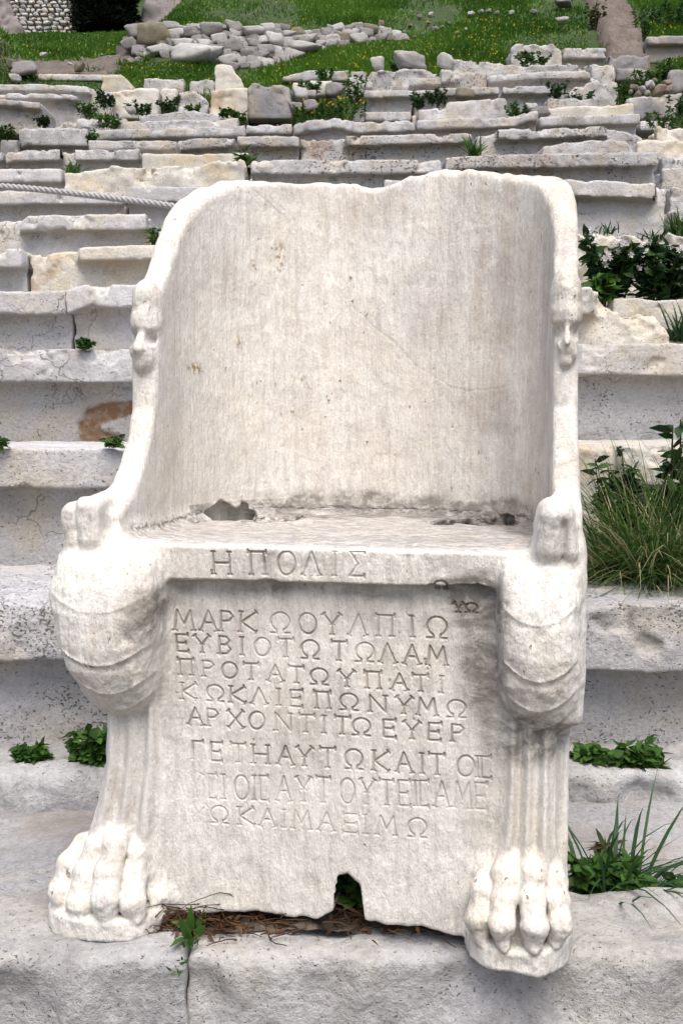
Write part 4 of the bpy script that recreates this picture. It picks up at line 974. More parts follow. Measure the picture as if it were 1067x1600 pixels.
for px, py, w, m in [(990, 136, 13, 'tanrock'), (1002, 140, 15, 'whiterock'), (1015, 133, 17, 'whiterock'), (1028, 142, 22, 'pinkrock'), (1010, 145, 10, 'whiterock'), (1040, 130, 14, 'pinkrock'), (1043, 139, 16, 'pinkrock'), (996, 147, 12, 'pinkrock'), (985, 143, 8, 'rock'), (1022, 126, 9, 'tanrock')]:
    if 'pinkrock' not in M: M['pinkrock'] = stone_mat('pinkish stone', (0.46, 0.35, 0.29), (0.38, 0.28, 0.23), (0.42, 0.30, 0.2), 0.3, 20, 0.4, 0.015)
    p = at(px, py, 10.05); k = p[1] / FPX * .5
    rock(p, (w * k * 1.2, w * k, w * k * .8), m, None, HL, 'stone', HG, nm='heap_stone')

# far masonry wall, rock outcrop and the dark evergreen at the top left
def far_wall():
    root = empty('masonry_wall', tuple(at(72, 48, 17.0)), 'old rubble masonry wall at the top left corner beside the dark evergreen', 'wall')
    rg = np.random.default_rng(8)
    Vs, Fs, n = [], [], 0
    base = ROCKS[0].vertices; 
    z = -.25
    while z < 1.5:
        x = -.62
        h = rg.uniform(.05, .085)
        while x < .5:
            w = rg.uniform(.06, .15)
            m = ROCKS[int(rg.integers(10))]
            v = np.empty(len(m.vertices) * 3, np.float32); m.vertices.foreach_get('co', v); v = v.reshape(-1, 3)
            f = np.empty(len(m.polygons) * 3, np.int32); m.polygons.foreach_get('vertices', f)
            Vs.append(v * np.array([w * .56, .09, h * .56]) + np.array([x + w / 2, rg.uniform(-.02, .02), z + h / 2 + rg.uniform(-.008, .008)]))
            Fs.append(f.reshape(-1, 3) + n); n += len(v); x += w
        z += h * .95
    obj('stone_facing', mesh_np('stone_facing', np.concatenate(Vs), np.concatenate(Fs)), M['whiterock'], root)
    V, Q = nets(lambda P: rbox(P[:, 0], P[:, 1], P[:, 2], (-.64, .0, -.4), (.52, .6, 1.5), .03) + .02 * fbm(P, 6, 3, 5.0), (-.75, -.1, -.5), (.65, .7, 1.6), .03)
    obj('mortar_core', mesh_np('mortar_core', V, Q), M['path'], root)
far_wall()
M['outcrop'] = stone_mat('pinkish grey outcrop rock', (0.46, 0.42, 0.41), (0.36, 0.32, 0.32), (0.44, 0.36, 0.30), 0.6, 9, 0.5, 0.05)
def outcrop(nm, px0, px1, pt, pb, Y, label, seed):
    a, b = at(px0, pb, Y), at(px1, pt, Y); w, h = b[0] - a[0], b[2] - a[2] + .3
    def f(P):
        n = fbm(P, 1.6, 4, seed); r = np.abs(vnoise(P * 3.1 + seed)) + .5 * np.abs(vnoise(P * 6.7 + seed))
        top = h * (.75 + .3 * n) * sstep(-.05, .35, P[:, 0]) * sstep(w + .05, w - .5, P[:, 0])
        d = smax(np.maximum(-P[:, 0], P[:, 0] - w), smax(.15 * (P[:, 2]) + .1 * n - P[:, 1], P[:, 1] - 1.2, .1), .1)
        return smax(d, np.maximum((P[:, 2] - top) * .7, -P[:, 2] - .3), .08) + .12 * (r - .35)
    V, Q = nets(f, (-.2, -.3, -.4), (w + .2, 1.4, h * 1.5), .03, 1.8)
    o = obj(nm, mesh_np(nm, V, Q), M['outcrop']); o.location = (a[0], Y, a[2])
    tag(o, label, 'rock outcrop')
outcrop('rock_outcrop', 212, 400, -40, 30, 17.3, 'rugged pinkish rock outcrop at the top edge right of the dark evergreen', 3.0)
outcrop('rock_outcrop', -60, 34, -40, 40, 16.6, 'brownish rock outcrop in the very top left corner', 9.0)

# ------------------------------------------------------------------ plants
def leaf_mat(name, c1, c2, c3=None, dark=.0):
    t = NT(name); co = t.coord(rnd=False)
    col = t.mix(t.attr('tone'), c1, c2)
    if c3 is not None: col = t.mix(t.ramp(t.attr('tone2'), [(.75, 0.0), (.81, 1.0)]), col, c3)
    t.b.inputs['Roughness'].default_value = .55
    t.l(col, t.b.inputs['Base Color'])
    tr = t.n('BsdfTranslucent'); t.l(col, tr.inputs['Color'])
    ms = t.n('MixShader'); ms.inputs[0].default_value = .3
    t.l(t.b.outputs[0], ms.inputs[1]); t.l(tr.outputs[0], ms.inputs[2])
    t.l(ms.outputs[0], t.t.nodes['Material Output'].inputs['Surface'])
    return t.m
M['leaf'] = leaf_mat('green leaves', (.022, .060, .012), (.075, .165, .028))
M['leafdark'] = leaf_mat('dark leaves', (.010, .030, .010), (.038, .090, .022))
M['leafred'] = leaf_mat('reddish green leaves', (.03, .045, .012), (.06, .085, .02), (.075, .035, .02))
M['blade'] = leaf_mat('green grass blades', (.025, .07, .014), (.085, .17, .03))
M['bluegrass'] = leaf_mat('broad bluish grass blades', (.018, .052, .022), (.045, .105, .035))
M['straw'] = leaf_mat('mixed green and straw grass', (.03, .075, .014), (.09, .17, .035), (.36, .32, .18))
M['turf'] = leaf_mat('turf grass', (.028, .088, .010), (.115, .225, .028), (.26, .23, .10))
M['dry'] = leaf_mat('dried brown stems', (.045, .022, .012), (.14, .075, .035))
M['stem'] = leaf_mat('plant stems', (.05, .06, .02), (.10, .07, .03))
M['white'] = leaf_mat('white petals', (.75, .72, .70), (.8, .74, .76))
M['yellowfl'] = leaf_mat('yellow petals', (.55, .42, .02), (.65, .5, .03))
M['evergreen'] = leaf_mat('blackish evergreen needles', (.003, .006, .003), (.008, .014, .006))
def frames(d, rg, roll=.6):
    d = d / np.linalg.norm(d, axis=1, keepdims=True)
    up = np.tile([0, 0, 1.0], (len(d), 1)) + rg.normal(0, roll, (len(d), 3))
    s = np.cross(d, up); s /= np.linalg.norm(s, axis=1, keepdims=True) + 1e-9
    return d, s, np.cross(s, d)
def leaves(pos, d, L, W, rg, curl=.35):
    n = len(pos); d, s, u = frames(d, rg)
    t = np.array([0, .28, .62, 1.0]); hw = np.array([.10, .95, .80, .04]); mid = np.array([0, -.10, -.10, 0])
    L = np.broadcast_to(L, (n,))[:, None, None]; W = np.broadcast_to(W, (n,))[:, None, None]
    V = []
    for side in (-1, 0, 1):
        V.append(pos[:, None] + d[:, None] * (L * t[None, :, None]) + s[:, None] * (W * .5 * side * hw[None, :, None])
                 + u[:, None] * (L * (-curl * t ** 2)[None, :, None] + W * (mid * (side == 0))[None, :, None]))
    V = np.stack(V, 2).reshape(n, 12, 3)
    q = [(r * 3 + c, r * 3 + c + 1, r * 3 + c + 4, r * 3 + c + 3) for r in range(3) for c in range(2)]
    F = (np.arange(n)[:, None, None] * 12 + np.array(q)[None]).reshape(-1, 4)
    return V.reshape(-1, 3), F, 12
def blades(pos, d, L, W, rg, bend=.6, rows=6):
    n = len(pos); d = d / np.linalg.norm(d, axis=1, keepdims=True)
    hz = d * [1, 1, 0]; hz = hz / (np.linalg.norm(hz, axis=1, keepdims=True) + 1e-6)
    a = rg.uniform(-1.2, 1.2, n); s = np.stack([-hz[:, 1], hz[:, 0], 0 * a], 1); s = s * np.cos(a)[:, None] + hz * np.sin(a)[:, None]
    t = np.linspace(0, 1, rows); L = np.broadcast_to(L, (n,))[:, None, None]; W = np.broadcast_to(W, (n,))[:, None, None]
    bd = rg.uniform(.2, 1.0, n)[:, None, None] * bend
    ctr = pos[:, None] + d[:, None] * (L * t[None, :, None]) + (hz * .5 + [0, 0, -.75])[:, None] * (L * bd * (t ** 2.2)[None, :, None])
    wd = W * (np.minimum(1, (1 - t) * 2.2 + .02) * (.7 + .3 * np.sin(t * 3)))[None, :, None] * .5
    V = np.stack([ctr - s[:, None] * wd, ctr + s[:, None] * wd], 2).reshape(n, rows * 2, 3)
    q = [(2 * r, 2 * r + 1, 2 * r + 3, 2 * r + 2) for r in range(rows - 1)]
    F = (np.arange(n)[:, None, None] * rows * 2 + np.array(q)[None]).reshape(-1, 4)
    return V.reshape(-1, 3), F, rows * 2
def foliage(name, VF, mat, parent, rg, tone=None):
    V, F, k = VF; n = len(V) // k
    me = mesh_np(name, V, F, True)
    fattr(me, 'tone', np.repeat(rg.random(n) if tone is None else tone, k)); fattr(me, 'tone2', np.repeat(rg.random(n), k))
    return obj(name, me, M[mat], parent)
def tubes(paths, r0, r1, sides=4):
    Vs, Fs, n = [], [], 0
    for p in paths:
        p = np.array(p, float); m = len(p)
        tg = np.gradient(p, axis=0); tg /= np.linalg.norm(tg, axis=1, keepdims=True) + 1e-9
        a = np.cross(tg, [.3, .5, .81]); a /= np.linalg.norm(a, axis=1, keepdims=True) + 1e-9
        b = np.cross(tg, a); rr = np.linspace(r0, r1, m)[:, None, None]
        th = np.arange(sides) * 2 * math.pi / sides
        ring = p[:, None] + rr * (a[:, None] * np.cos(th)[None, :, None] + b[:, None] * np.sin(th)[None, :, None])
        i = np.arange(m - 1)[:, None] * sides; j = np.arange(sides)[None]; jn = (j + 1) % sides
        F = np.stack([i + j, i + jn, i + sides + jn, i + sides + j], -1).reshape(-1, 4)
        Vs.append(ring.reshape(-1, 3)); Fs.append(F + n); n += m * sides
    return np.concatenate(Vs), np.concatenate(Fs), len(Vs[0])
def weed(base, w, h, label, nl=140, ll=.035, lw=.018, mat='leaf', seed=0, depth=None, nm='leafy_weed', group=None, flower=None, nstem=9, cat='weed', tone=None):
    nl = int(nl * 2.2); ll *= 1.12; lw *= 1.12
    """A bushy weed: stems fanning from the base, leaves along them."""
    rg = np.random.default_rng(1000 + seed)
    root = empty(nm, tuple(base), label, cat, group)
    dp = w * .6 if depth is None else depth
    tips = np.stack([rg.uniform(-.5, .5, nstem) * w, rg.uniform(-.5, .5, nstem) * dp, h * rg.uniform(.55, 1.0, nstem)], 1)
    root_pts = np.stack([tips[:, 0] * rg.uniform(.2, .7, nstem), tips[:, 1] * .4, np.zeros(nstem)], 1)
    midp = (root_pts + tips) / 2 + rg.normal(0, .08, (nstem, 3)) * [w, dp, h * .5]
    ts = np.linspace(0, 1, 6)[:, None]
    paths = [(1 - ts) ** 2 * a + 2 * ts * (1 - ts) * m + ts ** 2 * b for a, m, b in zip(root_pts, midp, tips)]
    V, F, k = tubes(paths, max(.0012, h * .012), max(.0006, h * .004))
    foliage('stems', (V, F, k), 'stem', root, rg)
    si = rg.integers(0, nstem, nl); tt = rg.uniform(.15, 1.0, nl) ** .8
    p = np.stack([(1 - tt)[:, None] ** 2 * root_pts[si] + 2 * (tt * (1 - tt))[:, None] * midp[si] + tt[:, None] ** 2 * tips[si]])[0]
    d = np.stack([rg.normal(size=nl), rg.normal(size=nl), rg.uniform(-.25, .9, nl)], 1)
    foliage('leaves', leaves(p, d, ll * rg.uniform(.6, 1.25, nl), lw * rg.uniform(.7, 1.2, nl), rg), mat, root, rg, tone)
    if flower:
        n = flower[1] * 2; fi = rg.integers(0, nstem, n)
        c = tips[fi] + rg.normal(0, .06, (n, 3)) * [w, dp, h] + [0, -.01, .01]
        for q in c:
            aa = np.arange(6) * 1.0472 + rg.uniform(0, 1)
            foliage('blossom', leaves(np.tile(q, (6, 1)), np.stack([np.cos(aa), np.full(6, -.5), np.sin(aa)], 1), flower[2], flower[2] * .8, rg, .1), flower[0], root, rg)
    return root
def tuft(base, w, h, label, n=60, bw=.004, mat='blade', seed=0, bend=.7, lean=(0, 0), nm='grass_tuft', group=None, spread=1.0, cat='grass tuft'):
    rg = np.random.default_rng(2000 + seed)
    root = empty(nm, tuple(base), label, cat, group)
    p = np.stack([rg.normal(0, .18, n) * w, rg.normal(0, .18, n) * w * .6, np.full(n, -.01)], 1)
    d = np.stack([rg.normal(0, .42, n) * spread + lean[0], rg.normal(0, .35, n) * spread + lean[1], np.ones(n)], 1)
    foliage('blades', blades(p, d, h * rg.uniform(.45, 1.1, n), bw * rg.uniform(.6, 1.2, n), rg, bend), mat, root, rg)
    return root

def wd(px0, px1, yt, yb, Y, label, seed, ll=None, **kw):
    b = at((px0 + px1) / 2, yb, Y); w = (px1 - px0) * Y / FPX; h = (yb - yt) * Y / FPX
    ll = ll or max(.022, .0034 * Y)
    return weed(b, w, h, label, ll=ll, lw=ll * kw.pop('asp', .55), seed=seed, **kw)
def td(px0, px1, yt, yb, Y, label, seed, **kw):
    b = at((px0 + px1) / 2, yb, Y); w = (px1 - px0) * Y / FPX; h = (yb - yt) * Y / FPX
    return tuft(b, w, h, label, seed=seed, **kw)

# tall mixed grass and the dark shrub right of the throne, on the lowest seat tier
td(905, 1160, 590, 950, 2.42, 'tall mixed green and straw-coloured grass clump right of the throne', 1, n=2600, bw=.0034, mat='straw', bend=1.0, spread=1.15)
wd(925, 1060, 700, 905, 2.56, 'dark leafy shrub standing in the tall straw-coloured grass', 2, ll=.034, asp=.62, nl=300, mat='leafdark', nstem=24, nm='leafy_shrub', cat='shrub')
td(935, 1090, 760, 950, 2.38, 'dense dark green grass at the foot of the tall straw-coloured grass', 90, n=900, bw=.0055, mat='blade', bend=.9, spread=1.2)
wd(1020, 1120, 640, 930, 2.5, 'tall broad-leaved dark plant at the right edge behind the straw-coloured grass', 3, ll=.05, asp=.55, nl=110, mat='leafdark', nstem=11, nm='broadleaf_plant', cat='plant')
td(905, 990, 690, 950, 2.35, 'thin green grass shoots beside the throne\'s right arm', 4, n=16, bw=.006, mat='blade', bend=.35, lean=(-.25, 0), spread=.4)
td(900, 990, 855, 942, 2.32, 'low green blades trailing over the lowest tier right of the throne', 5, n=14, bw=.006, mat='blade', bend=1.0, lean=(-.3, -.2))
# foot of the throne on the right
td(880, 1020, 1120, 1412, 1.54, 'long broad bluish grass blades at the throne\'s right foot', 6, n=70, bw=.0066, mat='bluegrass', bend=1.0, lean=(.3, 0), spread=1.15)
wd(893, 1000, 1330, 1414, 1.54, 'low round-leaved weed crowded under the long bluish blades', 7, ll=.022, asp=.75, nl=230, nstem=18)
wd(985, 1075, 1370, 1416, 1.53, 'creeping clover-like weed at the lower right edge', 8, ll=.018, asp=.8, nl=120, nstem=14)
wd(935, 985, 1285, 1412, 1.58, 'spiky reddish-stemmed weed among the long bluish blades', 9, ll=.032, asp=.22, nl=60, nstem=3, mat='leafred', nm='spiky_weed')
wd(893, 1032, 1163, 1215, 1.97, 'row of leafy weeds along the foot of the lowest tier, right of the throne', 10, ll=.024, asp=.75, nl=260, nstem=22, depth=.07)
td(1035, 1075, 1160, 1205, 1.97, 'small dry sprig at the foot of the lowest tier near the right edge', 11, n=14, bw=.005, mat='straw', bend=.8)
# left of the throne
wd(18, 80, 1163, 1196, 1.98, 'small crumbly-leaved green weed at the foot of the lowest tier, near the left edge', 12, ll=.017, asp=.7, nl=150, nstem=14, mat='leaf', depth=.05)
wd(108, 172, 1133, 1206, 1.96, 'dark green weed growing up beside the throne\'s left shank', 13, ll=.02, asp=.7, nl=210, nstem=16, depth=.06)
wd(160, 190, 682, 700, 2.73, 'little green weed in the joint under the rust-coloured scar', 14, ll=.018, asp=.7, nl=50, depth=.05)
wd(-12, 16, 684, 700, 2.73, 'little green weed in the same joint at the left edge', 15, ll=.018, asp=.7, nl=40, depth=.05)
wd(118, 144, 530, 546, 3.45, 'small green cushion of moss in the corner beside the dark gap', 16, ll=.016, asp=.9, nl=90, depth=.05, nm='moss_cushion', cat='moss')
wd(228, 250, 345, 388, 5.6, 'green weed at the free end of the white-lipped seat block', 17, nl=60)
td(98, 135, 244, 268, 7.6, 'grass tuft growing from the block with the mid-lip break', 18, n=60, bw=.014, bend=.8)
wd(370, 402, 238, 280, 7.35, 'single green plant sprouting in the joint above the throne\'s back', 19, nl=40, asp=.4, ll=.07)
td(732, 750, 200, 244, 8.3, 'grass tuft in the dark gap between two upper seat blocks', 20, n=60, bw=.014, bend=.5)
td(925, 978, 338, 364, 6.1, 'spiky grass tuft in front of the tall arched seat block', 21, n=26, bw=.014, mat='bluegrass', bend=.5, spread=1.6)
td(1000, 1050, 345, 372, 5.95, 'second spiky grass tuft, nearer the stairway', 22, n=26, bw=.014, mat='bluegrass', bend=.5, spread=1.6)
td(1040, 1090, 318, 368, 6.25, 'bright green grass tuft on the lowest stair step', 23, n=110, bw=.012, bend=.5)
wd(905, 985, 378, 482, 4.85, 'white-flowered weed at the throne\'s right shoulder', 24, ll=.06, asp=.6, nl=260, nstem=16, flower=('white', 24, .019), mat='leafdark')
wd(985, 1085, 385, 485, 4.8, 'white-flowered weed farther right, close to the photo\'s edge', 25, ll=.06, asp=.55, nl=270, nstem=16, flower=('white', 22, .019), mat='leafdark')
wd(925, 960, 425, 476, 4.7, 'bright broad-leaved weed between the white-flowered weeds', 26, ll=.075, asp=.8, nl=26, mat='leaf')
td(1045, 1085, 455, 530, 4.4, 'grassy weed at the low end of the jagged broken block', 27, n=60, bw=.012, mat='bluegrass', bend=.7)
# weeds between the upper blocks
for i, (a, b, t, o, Y, lb) in enumerate([
    (-20, 29, 197, 220, 8.8, 'bushy weed at the left edge above the low weathered stone'), (50, 80, 184, 200, 9.6, 'small weed under the dark-lipped block\'s free end'),
    (120, 156, 160, 184, 10.4, 'weed left of the white upright block'), (150, 182, 140, 172, 10.8, 'tall dark weed against the white upright block'),
    (155, 188, 178, 204, 9.5, 'weed hanging over the low crumbling block'), (196, 245, 157, 184, 10.2, 'dark weed in front of the white upright block'),
    (245, 285, 152, 178, 10.3, 'dark weed in the shadow left of the lumpy grey block'), (290, 315, 164, 182, 10.5, 'little weed at the foot of the lumpy grey block'),
    (365, 385, 174, 196, 9.9, 'weed at the right end of the low arched slab'), (336, 365, 170, 184, 10.5, 'weed under the squared marked block'),
    (137, 152, 204, 232, 8.6, 'narrow weed in the gap right of the deep-lipped block'), (465, 505, 128, 150, 11.15, 'weed crowning the middle of the rubble'),
    (495, 520, 108, 130, 11.5, 'weed at the end of the thin grey slab'), (455, 515, 160, 192, 9.6, 'yellow-flowered weed, left one of the low rubble patch'),
    (510, 572, 152, 190, 9.7, 'yellow-flowered weed, right one of the low rubble patch'), (540, 580, 120, 168, 10.6, 'weed with pale stems left of the cracked-lip block'),
    (638, 668, 144, 172, 10.4, 'dark weed covering the joint right of the cracked-lip block'), (666, 700, 136, 168, 10.4, 'tall dark weed left of the round yellow stone'),
    (790, 828, 160, 186, 9.7, 'grassy weed filling the hollow left of the cream block'), (852, 886, 127, 160, 10.4, 'tall dark weed under the long thin-lipped block'),
    (884, 925, 142, 168, 10.3, 'low weed under the dark ragged undercut'), (800, 872, 82, 106, 11.8, 'bushy weed in front of the rough-topped block'),
    (612, 645, 95, 112, 11.7, 'weed behind the upright white stone on the upper tier'), (985, 1030, 110, 136, 10.6, 'weed above the small pinkish heap'),
    (1025, 1085, 95, 135, 11.2, 'dark bush under the dark weathered block at the upper right edge'), (1000, 1080, 172, 204, 9.5, 'spreading green weed beside the stairway'),
    (1040, 1090, 148, 186, 9.8, 'dark green bush at the right edge above the stairway'), (962, 982, 120, 176, 10.3, 'yellowish tall weed at the end of the corner block'),
    (985, 1015, 20, 96, 12.9, 'dark bush beside the stepped path'), (1010, 1080, 0, 55, 14.0, 'large dark bush at the top right corner'),
    (915, 945, 5, 50, 13.8, 'brownish bush left of the stepped path')]):
    fl = ('yellowfl', 8, .013) if 'yellow-flowered' in lb else None
    wd(a, b, t, o, Y, lb, 40 + i, nl=int(90 + 1.5 * (b - a)), mat='leafdark' if 'dark' in lb else ('leafred' if 'brownish' in lb else 'leaf'), nstem=12, flower=fl,
       nm='bush' if 'bush ' in lb and 'bushy' not in lb else 'leafy_weed', cat='bush' if 'bush ' in lb and 'bushy' not in lb else 'weed')

PG, PL_ = 'small stones strewn along the earth path', 'small stone lying on or beside the bare earth path at the upper left'
for i in range(34):
    px, py = RNG.uniform(105, 262), RNG.uniform(66, 116)
    if abs(px - np.interp(py, [62, 82, 100, 118], [245, 205, 150, 110])) > 46: continue
    p = hit(px, py, 10.9); w = RNG.uniform(3, 8); k = p[1] / FPX * .5
    rock(p + np.array([0, 0, .035]), (w * k * 1.3, w * k, w * k * .8), RNG.choice(['rock', 'whiterock', 'tanrock']), None, PL_, 'stone', PG, nm='path_stone')
for i, (px, py) in enumerate([(118, 88), (150, 78), (205, 66), (235, 78), (190, 104), (228, 96), (150, 114), (125, 100)]):
    p = hit(px, py, 10.9); tuft(p, .25, .14, 'short grass tuft at the ragged edge of the bare earth path', n=70, bw=.012, mat='turf', seed=300 + i, bend=.7, spread=1.3, group='grass tufts along the earth path')
for i, (px, py) in enumerate([(940, 30), (985, 45), (948, 62), (1000, 80), (938, 84), (975, 18)]):
    p = hit(px, py, 10.9); tuft(p + np.array([0, -.05, 0]), .25, .16, 'short grass tuft at the edge of the stepped path', n=70, bw=.012, mat='turf', seed=320 + i, bend=.7, spread=1.3, group='grass tufts along the stepped path')

# what grows in the crack and under the front panel
def crack_plant():
    rg = np.random.default_rng(77)
    root = empty('crack_weed', (-.19, 1.36, .0), 'green weed sprouting along the crack between the two front paving blocks', 'weed')
    pos, d, L, W = [], [], [], []
    for px, py, n, l in ((333, 1408, 16, .022), (310, 1440, 8, .034), (303, 1462, 9, .042), (296, 1482, 8, .030), (282, 1512, 7, .014), (277, 1525, 6, .012)):
        r = ray(px, py); c = np.array([0, 0, EYE]) + r * (EYE / -r[2]); c[2] = .004
        for i in range(n):
            pos.append(c + rg.normal(0, .005, 3) * [1, 1.5, .2] - np.array(root.location)); d.append((rg.normal(0, .5), rg.normal(-.15, .5), rg.uniform(.4, 1.3))); L.append(l * .85 * rg.uniform(.6, 1.2)); W.append(l * .32)
    foliage('leaves', leaves(np.array(pos), np.array(d), np.array(L), np.array(W), rg), 'leaf', root, rg)
crack_plant()
wd(532, 582, 1358, 1412, 1.40, 'green broad leaves poking out of the notch under the inscription', 78, ll=.034, asp=.6, nl=16, nstem=5, depth=.03)
def dry_tangle():
    rg = np.random.default_rng(78)
    o0 = np.array([-.13, 1.40, .0])
    root = empty('dried_weeds', tuple(o0), 'tangle of dried brown weed stems under the throne\'s front panel', 'dried weeds')
    P = []
    for i in range(330):
        x = rg.choice([rg.normal(-.09, .06), rg.uniform(-.15, .25)]); y = rg.normal(-.01, .022) - .1 * (x + .1) * .18; z = abs(rg.normal(.004, .010))
        a = rg.uniform(0, 6.28); l = rg.uniform(.03, .09); p = np.array([x, y, z]); path_ = []
        up = rg.uniform(-.1, .45)
        for s in range(6):
            path_.append(p.copy()); a += rg.normal(0, .7)
            p = p + l / 5 * np.array([math.cos(a), math.sin(a) * .5 - .1, up]); up -= .16; p[2] = max(p[2], .002)
        P.append(path_)
    foliage('stems', tubes(P, .0011, .0006), 'dry', root, rg)
    X, Y = np.meshgrid(np.linspace(-.16, .30, 70), np.linspace(-.05, .12, 26), indexing='ij')
    q = np.stack([X.ravel(), Y.ravel(), 0 * X.ravel()], 1)
    zz = (.010 + .012 * fbm(q.astype(np.float32), 30, 3, 9.0)) * sstep(-.05, .02, Y.ravel() + .18 * (X.ravel() + .05) + .02 * fbm(q.astype(np.float32), 22, 3)) * sstep(.30, .16, X.ravel()) * sstep(-.16, -.1, X.ravel()) + .005 * fbm(q.astype(np.float32), 60, 3, 4.0) - .003
    q[:, 2] = zz; g = np.arange(len(q)).reshape(X.shape)
    obj('soil', mesh_np('soil', q, np.stack([g[:-1, :-1], g[1:, :-1], g[1:, 1:], g[:-1, 1:]], -1).reshape(-1, 4)), M['soil'], root)
    P = []
    for i in range(9):
        p = np.array([rg.uniform(-.1, .05), -.02, .008]); t = rg.uniform(.1, .22) * rg.choice([-1, 1]) * .8; h = rg.uniform(.02, .05)
        P.append([p + np.array([t * s, -.03 * s + .004 * math.sin(9 * s + i), h * math.sin(s * 2.6) + .003 * math.sin(13 * s + i)]) for s in np.linspace(0, 1, 10)])
    foliage('long_stem', tubes(P, .0009, .0005), 'dry', root, rg)
    n = 700
    pos = np.stack([np.where(rg.random(n) < .6, rg.normal(-.08, .06, n), rg.uniform(-.15, .25, n)), rg.normal(-.012, .02, n), np.abs(rg.normal(.004, .010, n))], 1)
    foliage('withered_leaves', leaves(pos, rg.normal(size=(n, 3)) * [1, 1, .5], .011, .006, rg, .9), 'dry', root, rg)
dry_tangle()

# the rope barrier
def rope():
    ctr = np.array([at(px, py, Y) for px, py, Y in ((-420, 276, 3.3), (-150, 281, 3.25), (0, 291, 3.2), (60, 296, 3.17), (140, 305, 3.14), (210, 314, 3.1), (275, 323, 3.07), (380, 342, 3.02), (430, 372, 3.0), (445, 450, 3.0), (448, 560, 3.0), (450, 690, 3.0))])
    s = np.linspace(0, len(ctr) - 1, 900); i = np.clip(s.astype(int), 0, len(ctr) - 2); f = s - i
    def cr(k): return ctr[np.clip(k, 0, len(ctr) - 1)]
    p0, p1, p2, p3 = cr(i - 1), cr(i), cr(i + 1), cr(i + 2); f = f[:, None]
    C = .5 * (2 * p1 + (p2 - p0) * f + (2 * p0 - 5 * p1 + 4 * p2 - p3) * f ** 2 + (3 * p1 - p0 - 3 * p2 + p3) * f ** 3)
    L = np.concatenate([[0], np.cumsum(np.linalg.norm(np.diff(C, axis=0), axis=1))])
    q = np.linspace(0, L[-1], int(L[-1] / .003)); C = np.stack([np.interp(q, L, C[:, k]) for k in range(3)], 1)
    tg = np.gradient(C, axis=0); tg /= np.linalg.norm(tg, axis=1, keepdims=True)
    a = np.cross(tg, [0, 1, 0]); a /= np.linalg.norm(a, axis=1, keepdims=True); b = np.cross(tg, a)
    root = empty('barrier_rope', tuple(C[len(C) // 3]), 'pale grey twisted rope stretched across the tiers behind the throne\'s left shoulder', 'rope')
    t = NT('grey rope fibre'); co = t.coord((1, 1, 1), rnd=False); n = t.noise(co, 320, 4, .7)
    M['rope'] = t.done(t.mix(n, (.27, .26, .26), (.46, .445, .44)), t.bump(n, .002, .6))
    for k in range(3):
        th = q * 2 * math.pi / .055 + k * 2.0944
        p = C +   .0052 * (a * np.cos(th)[:, None] + b * np.sin(th)[:, None])
        V, F, _ = tubes([p], .0053, .0053, 7)
        obj('strand', mesh_np('strand', V - np.array(root.location), F), M['rope'], root)
rope()

# dark evergreen at the top left
def evergreen():
    rg = np.random.default_rng(90)
    b = at(158, 45, 16.6); k = 16.6 / FPX
    root = empty('dark_evergreen', tuple(b), 'black-looking dense evergreen against the rubble masonry wall', 'tree')
    P = [[(0, .35, -.3), (.02, .35, .4), (0, .36, 1.2), (.03, .35, 2.0)]]
    for i in range(14):
        z = rg.uniform(.1, 1.7); an = rg.uniform(0, 6.28); P.append([(0, .35, z), (.15 * math.cos(an), .35 + .15 * math.sin(an), z + .12), (.3 * math.cos(an), .35 + .3 * math.sin(an), z + .2), (.42 * math.cos(an), .35 + .4 * math.sin(an), z + .32)])
    V, F, _ = tubes(P, .035, .012, 6); obj('trunk', mesh_np('trunk', V, F), M['stem'], root)
    n = 26000
    z = rg.uniform(-.02, 2.1, n); an = rg.uniform(0, 6.28, n); r = .5 * np.sqrt(rg.random(n)) * (1 + .10 * np.sin(an * 5 + z * 7) + .08 * np.sin(z * 11)) * np.clip(1.0 - .25 * (z - 1.2), .3, 1) * sstep(-.12, .14, z)
    pos = np.stack([r * np.cos(an), .35 + .8 * r * np.sin(an), z], 1)
    d = np.stack([np.cos(an) + rg.normal(0, .5, n), np.sin(an) + rg.normal(0, .5, n), rg.uniform(-.2, 1.0, n)], 1)
    foliage('crown', leaves(pos, d, .09, .03, rg, .2), 'evergreen', root, rg)
evergreen()

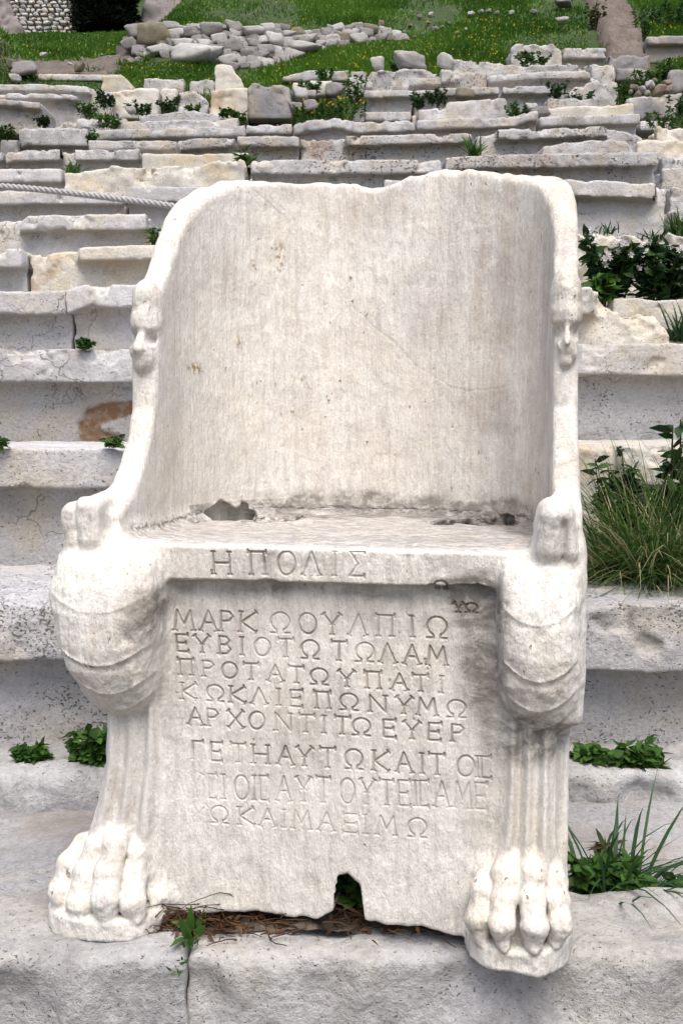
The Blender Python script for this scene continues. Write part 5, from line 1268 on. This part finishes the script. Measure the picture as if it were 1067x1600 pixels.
# turf on the slope: blades beyond counting
def turf():
    rg = np.random.default_rng(91)
    n = 450000
    y = 10.9 + 7.0 * rg.random(n) ** .95; x = rg.uniform(-1, 1, n) * (.46 * y + .4)
    P = np.stack([x, y, 0 * x], 1).astype(np.float32)
    dens = turf_at(x, y) * np.clip(.75 + 1.1 * fbm(P, .9, 3, 5.0), .06, 1)
    pl = np.array([hit(95, 122), hit(150, 100), hit(205, 82), hit(265, 60)]); pr = np.array([hit(985, 120), hit(962, 60), hit(958, 25), hit(940, 2)])
    for pth, w in ((pl, .62), (pr, .42)):
        cx = np.interp(y, pth[:, 1], pth[:, 0], left=99, right=99); dens = dens * sstep(w * .75, w * 1.15, np.abs(x - cx))
    WX = [wall_pt(p, np.interp(p, BOTX_, BOTY_))[0] for p in range(190, 621, 10)]; WY_ = [wall_Y(p) for p in range(190, 621, 10)]
    bare = np.zeros(n)
    for px, py, rx, ry in ((650, 45, .42, .5), (170, 92, .5, .6), (700, 20, .25, .25), (855, 20, .3, .3)):
        c = hit(px, py, 11); bare = np.maximum(bare, np.exp(-((x - c[0]) / rx) ** 2 - ((y - c[1]) / ry) ** 2))
    wb = np.interp(x, WX, WY_); wt = np.interp(x, WX, WY_) + .40; dens = np.where((x > WX[0]) & (x < WX[-1]) & (y > wb - .1) & (y < wt), 0, dens)
    dens = dens * (1 - .93 * np.clip(bare * 1.3, 0, 1))
    dens = np.where((x < -2.3) & (y > 16.0), 0, dens)
    keep = rg.random(n) < dens
    x, y = x[keep], y[keep]; n = len(x)
    z = ground_z(x, y)
    pos = np.stack([x, y, z - .01], 1)
    d = np.stack([rg.normal(0, .4, n), rg.normal(0, .4, n), np.ones(n)], 1)
    L = .068 * (1 + .8 * fbm(pos.astype(np.float32), 1.3, 2, 8.0)).clip(.4, 1.8) * rg.uniform(.6, 1.3, n)
    tone = np.clip(.5 + .7 * fbm(pos.astype(np.float32), 1.1, 3, 12.0) + rg.normal(0, .2, n), 0, 1)
    V, F, k = blades(pos, d, L, .016, rg, .6, 4)
    me = mesh_np('grass', V, F); fattr(me, 'tone', np.repeat(tone, k)); fattr(me, 'tone2', np.repeat(rg.random(n) * .72, k))
    tag(obj('grass', me, M['turf']), 'spring grass covering the slope above the seats', 'grass', kind='stuff')
    fl = np.nonzero((rg.random(n) < .008) & (y < 14.5))[0]
    c = pos[fl] + d[fl] * L[fl][:, None] * .9
    q = np.repeat(c, 4, 0); a = np.tile(np.arange(4) * 1.57, len(c)); dd = np.stack([np.cos(a), -.6 + 0 * a, np.sin(a)], 1)
    V, F, k = leaves(q, dd, .014, .013, rg, .1)
    me = mesh_np('wildflowers', V, F); fattr(me, 'tone', np.repeat(rg.random(len(q)), k)); fattr(me, 'tone2', np.zeros(len(V)))
    tag(obj('wildflowers', me, M['yellowfl']), 'tiny yellow wildflowers scattered through the grass', 'wildflowers', kind='stuff')
turf()
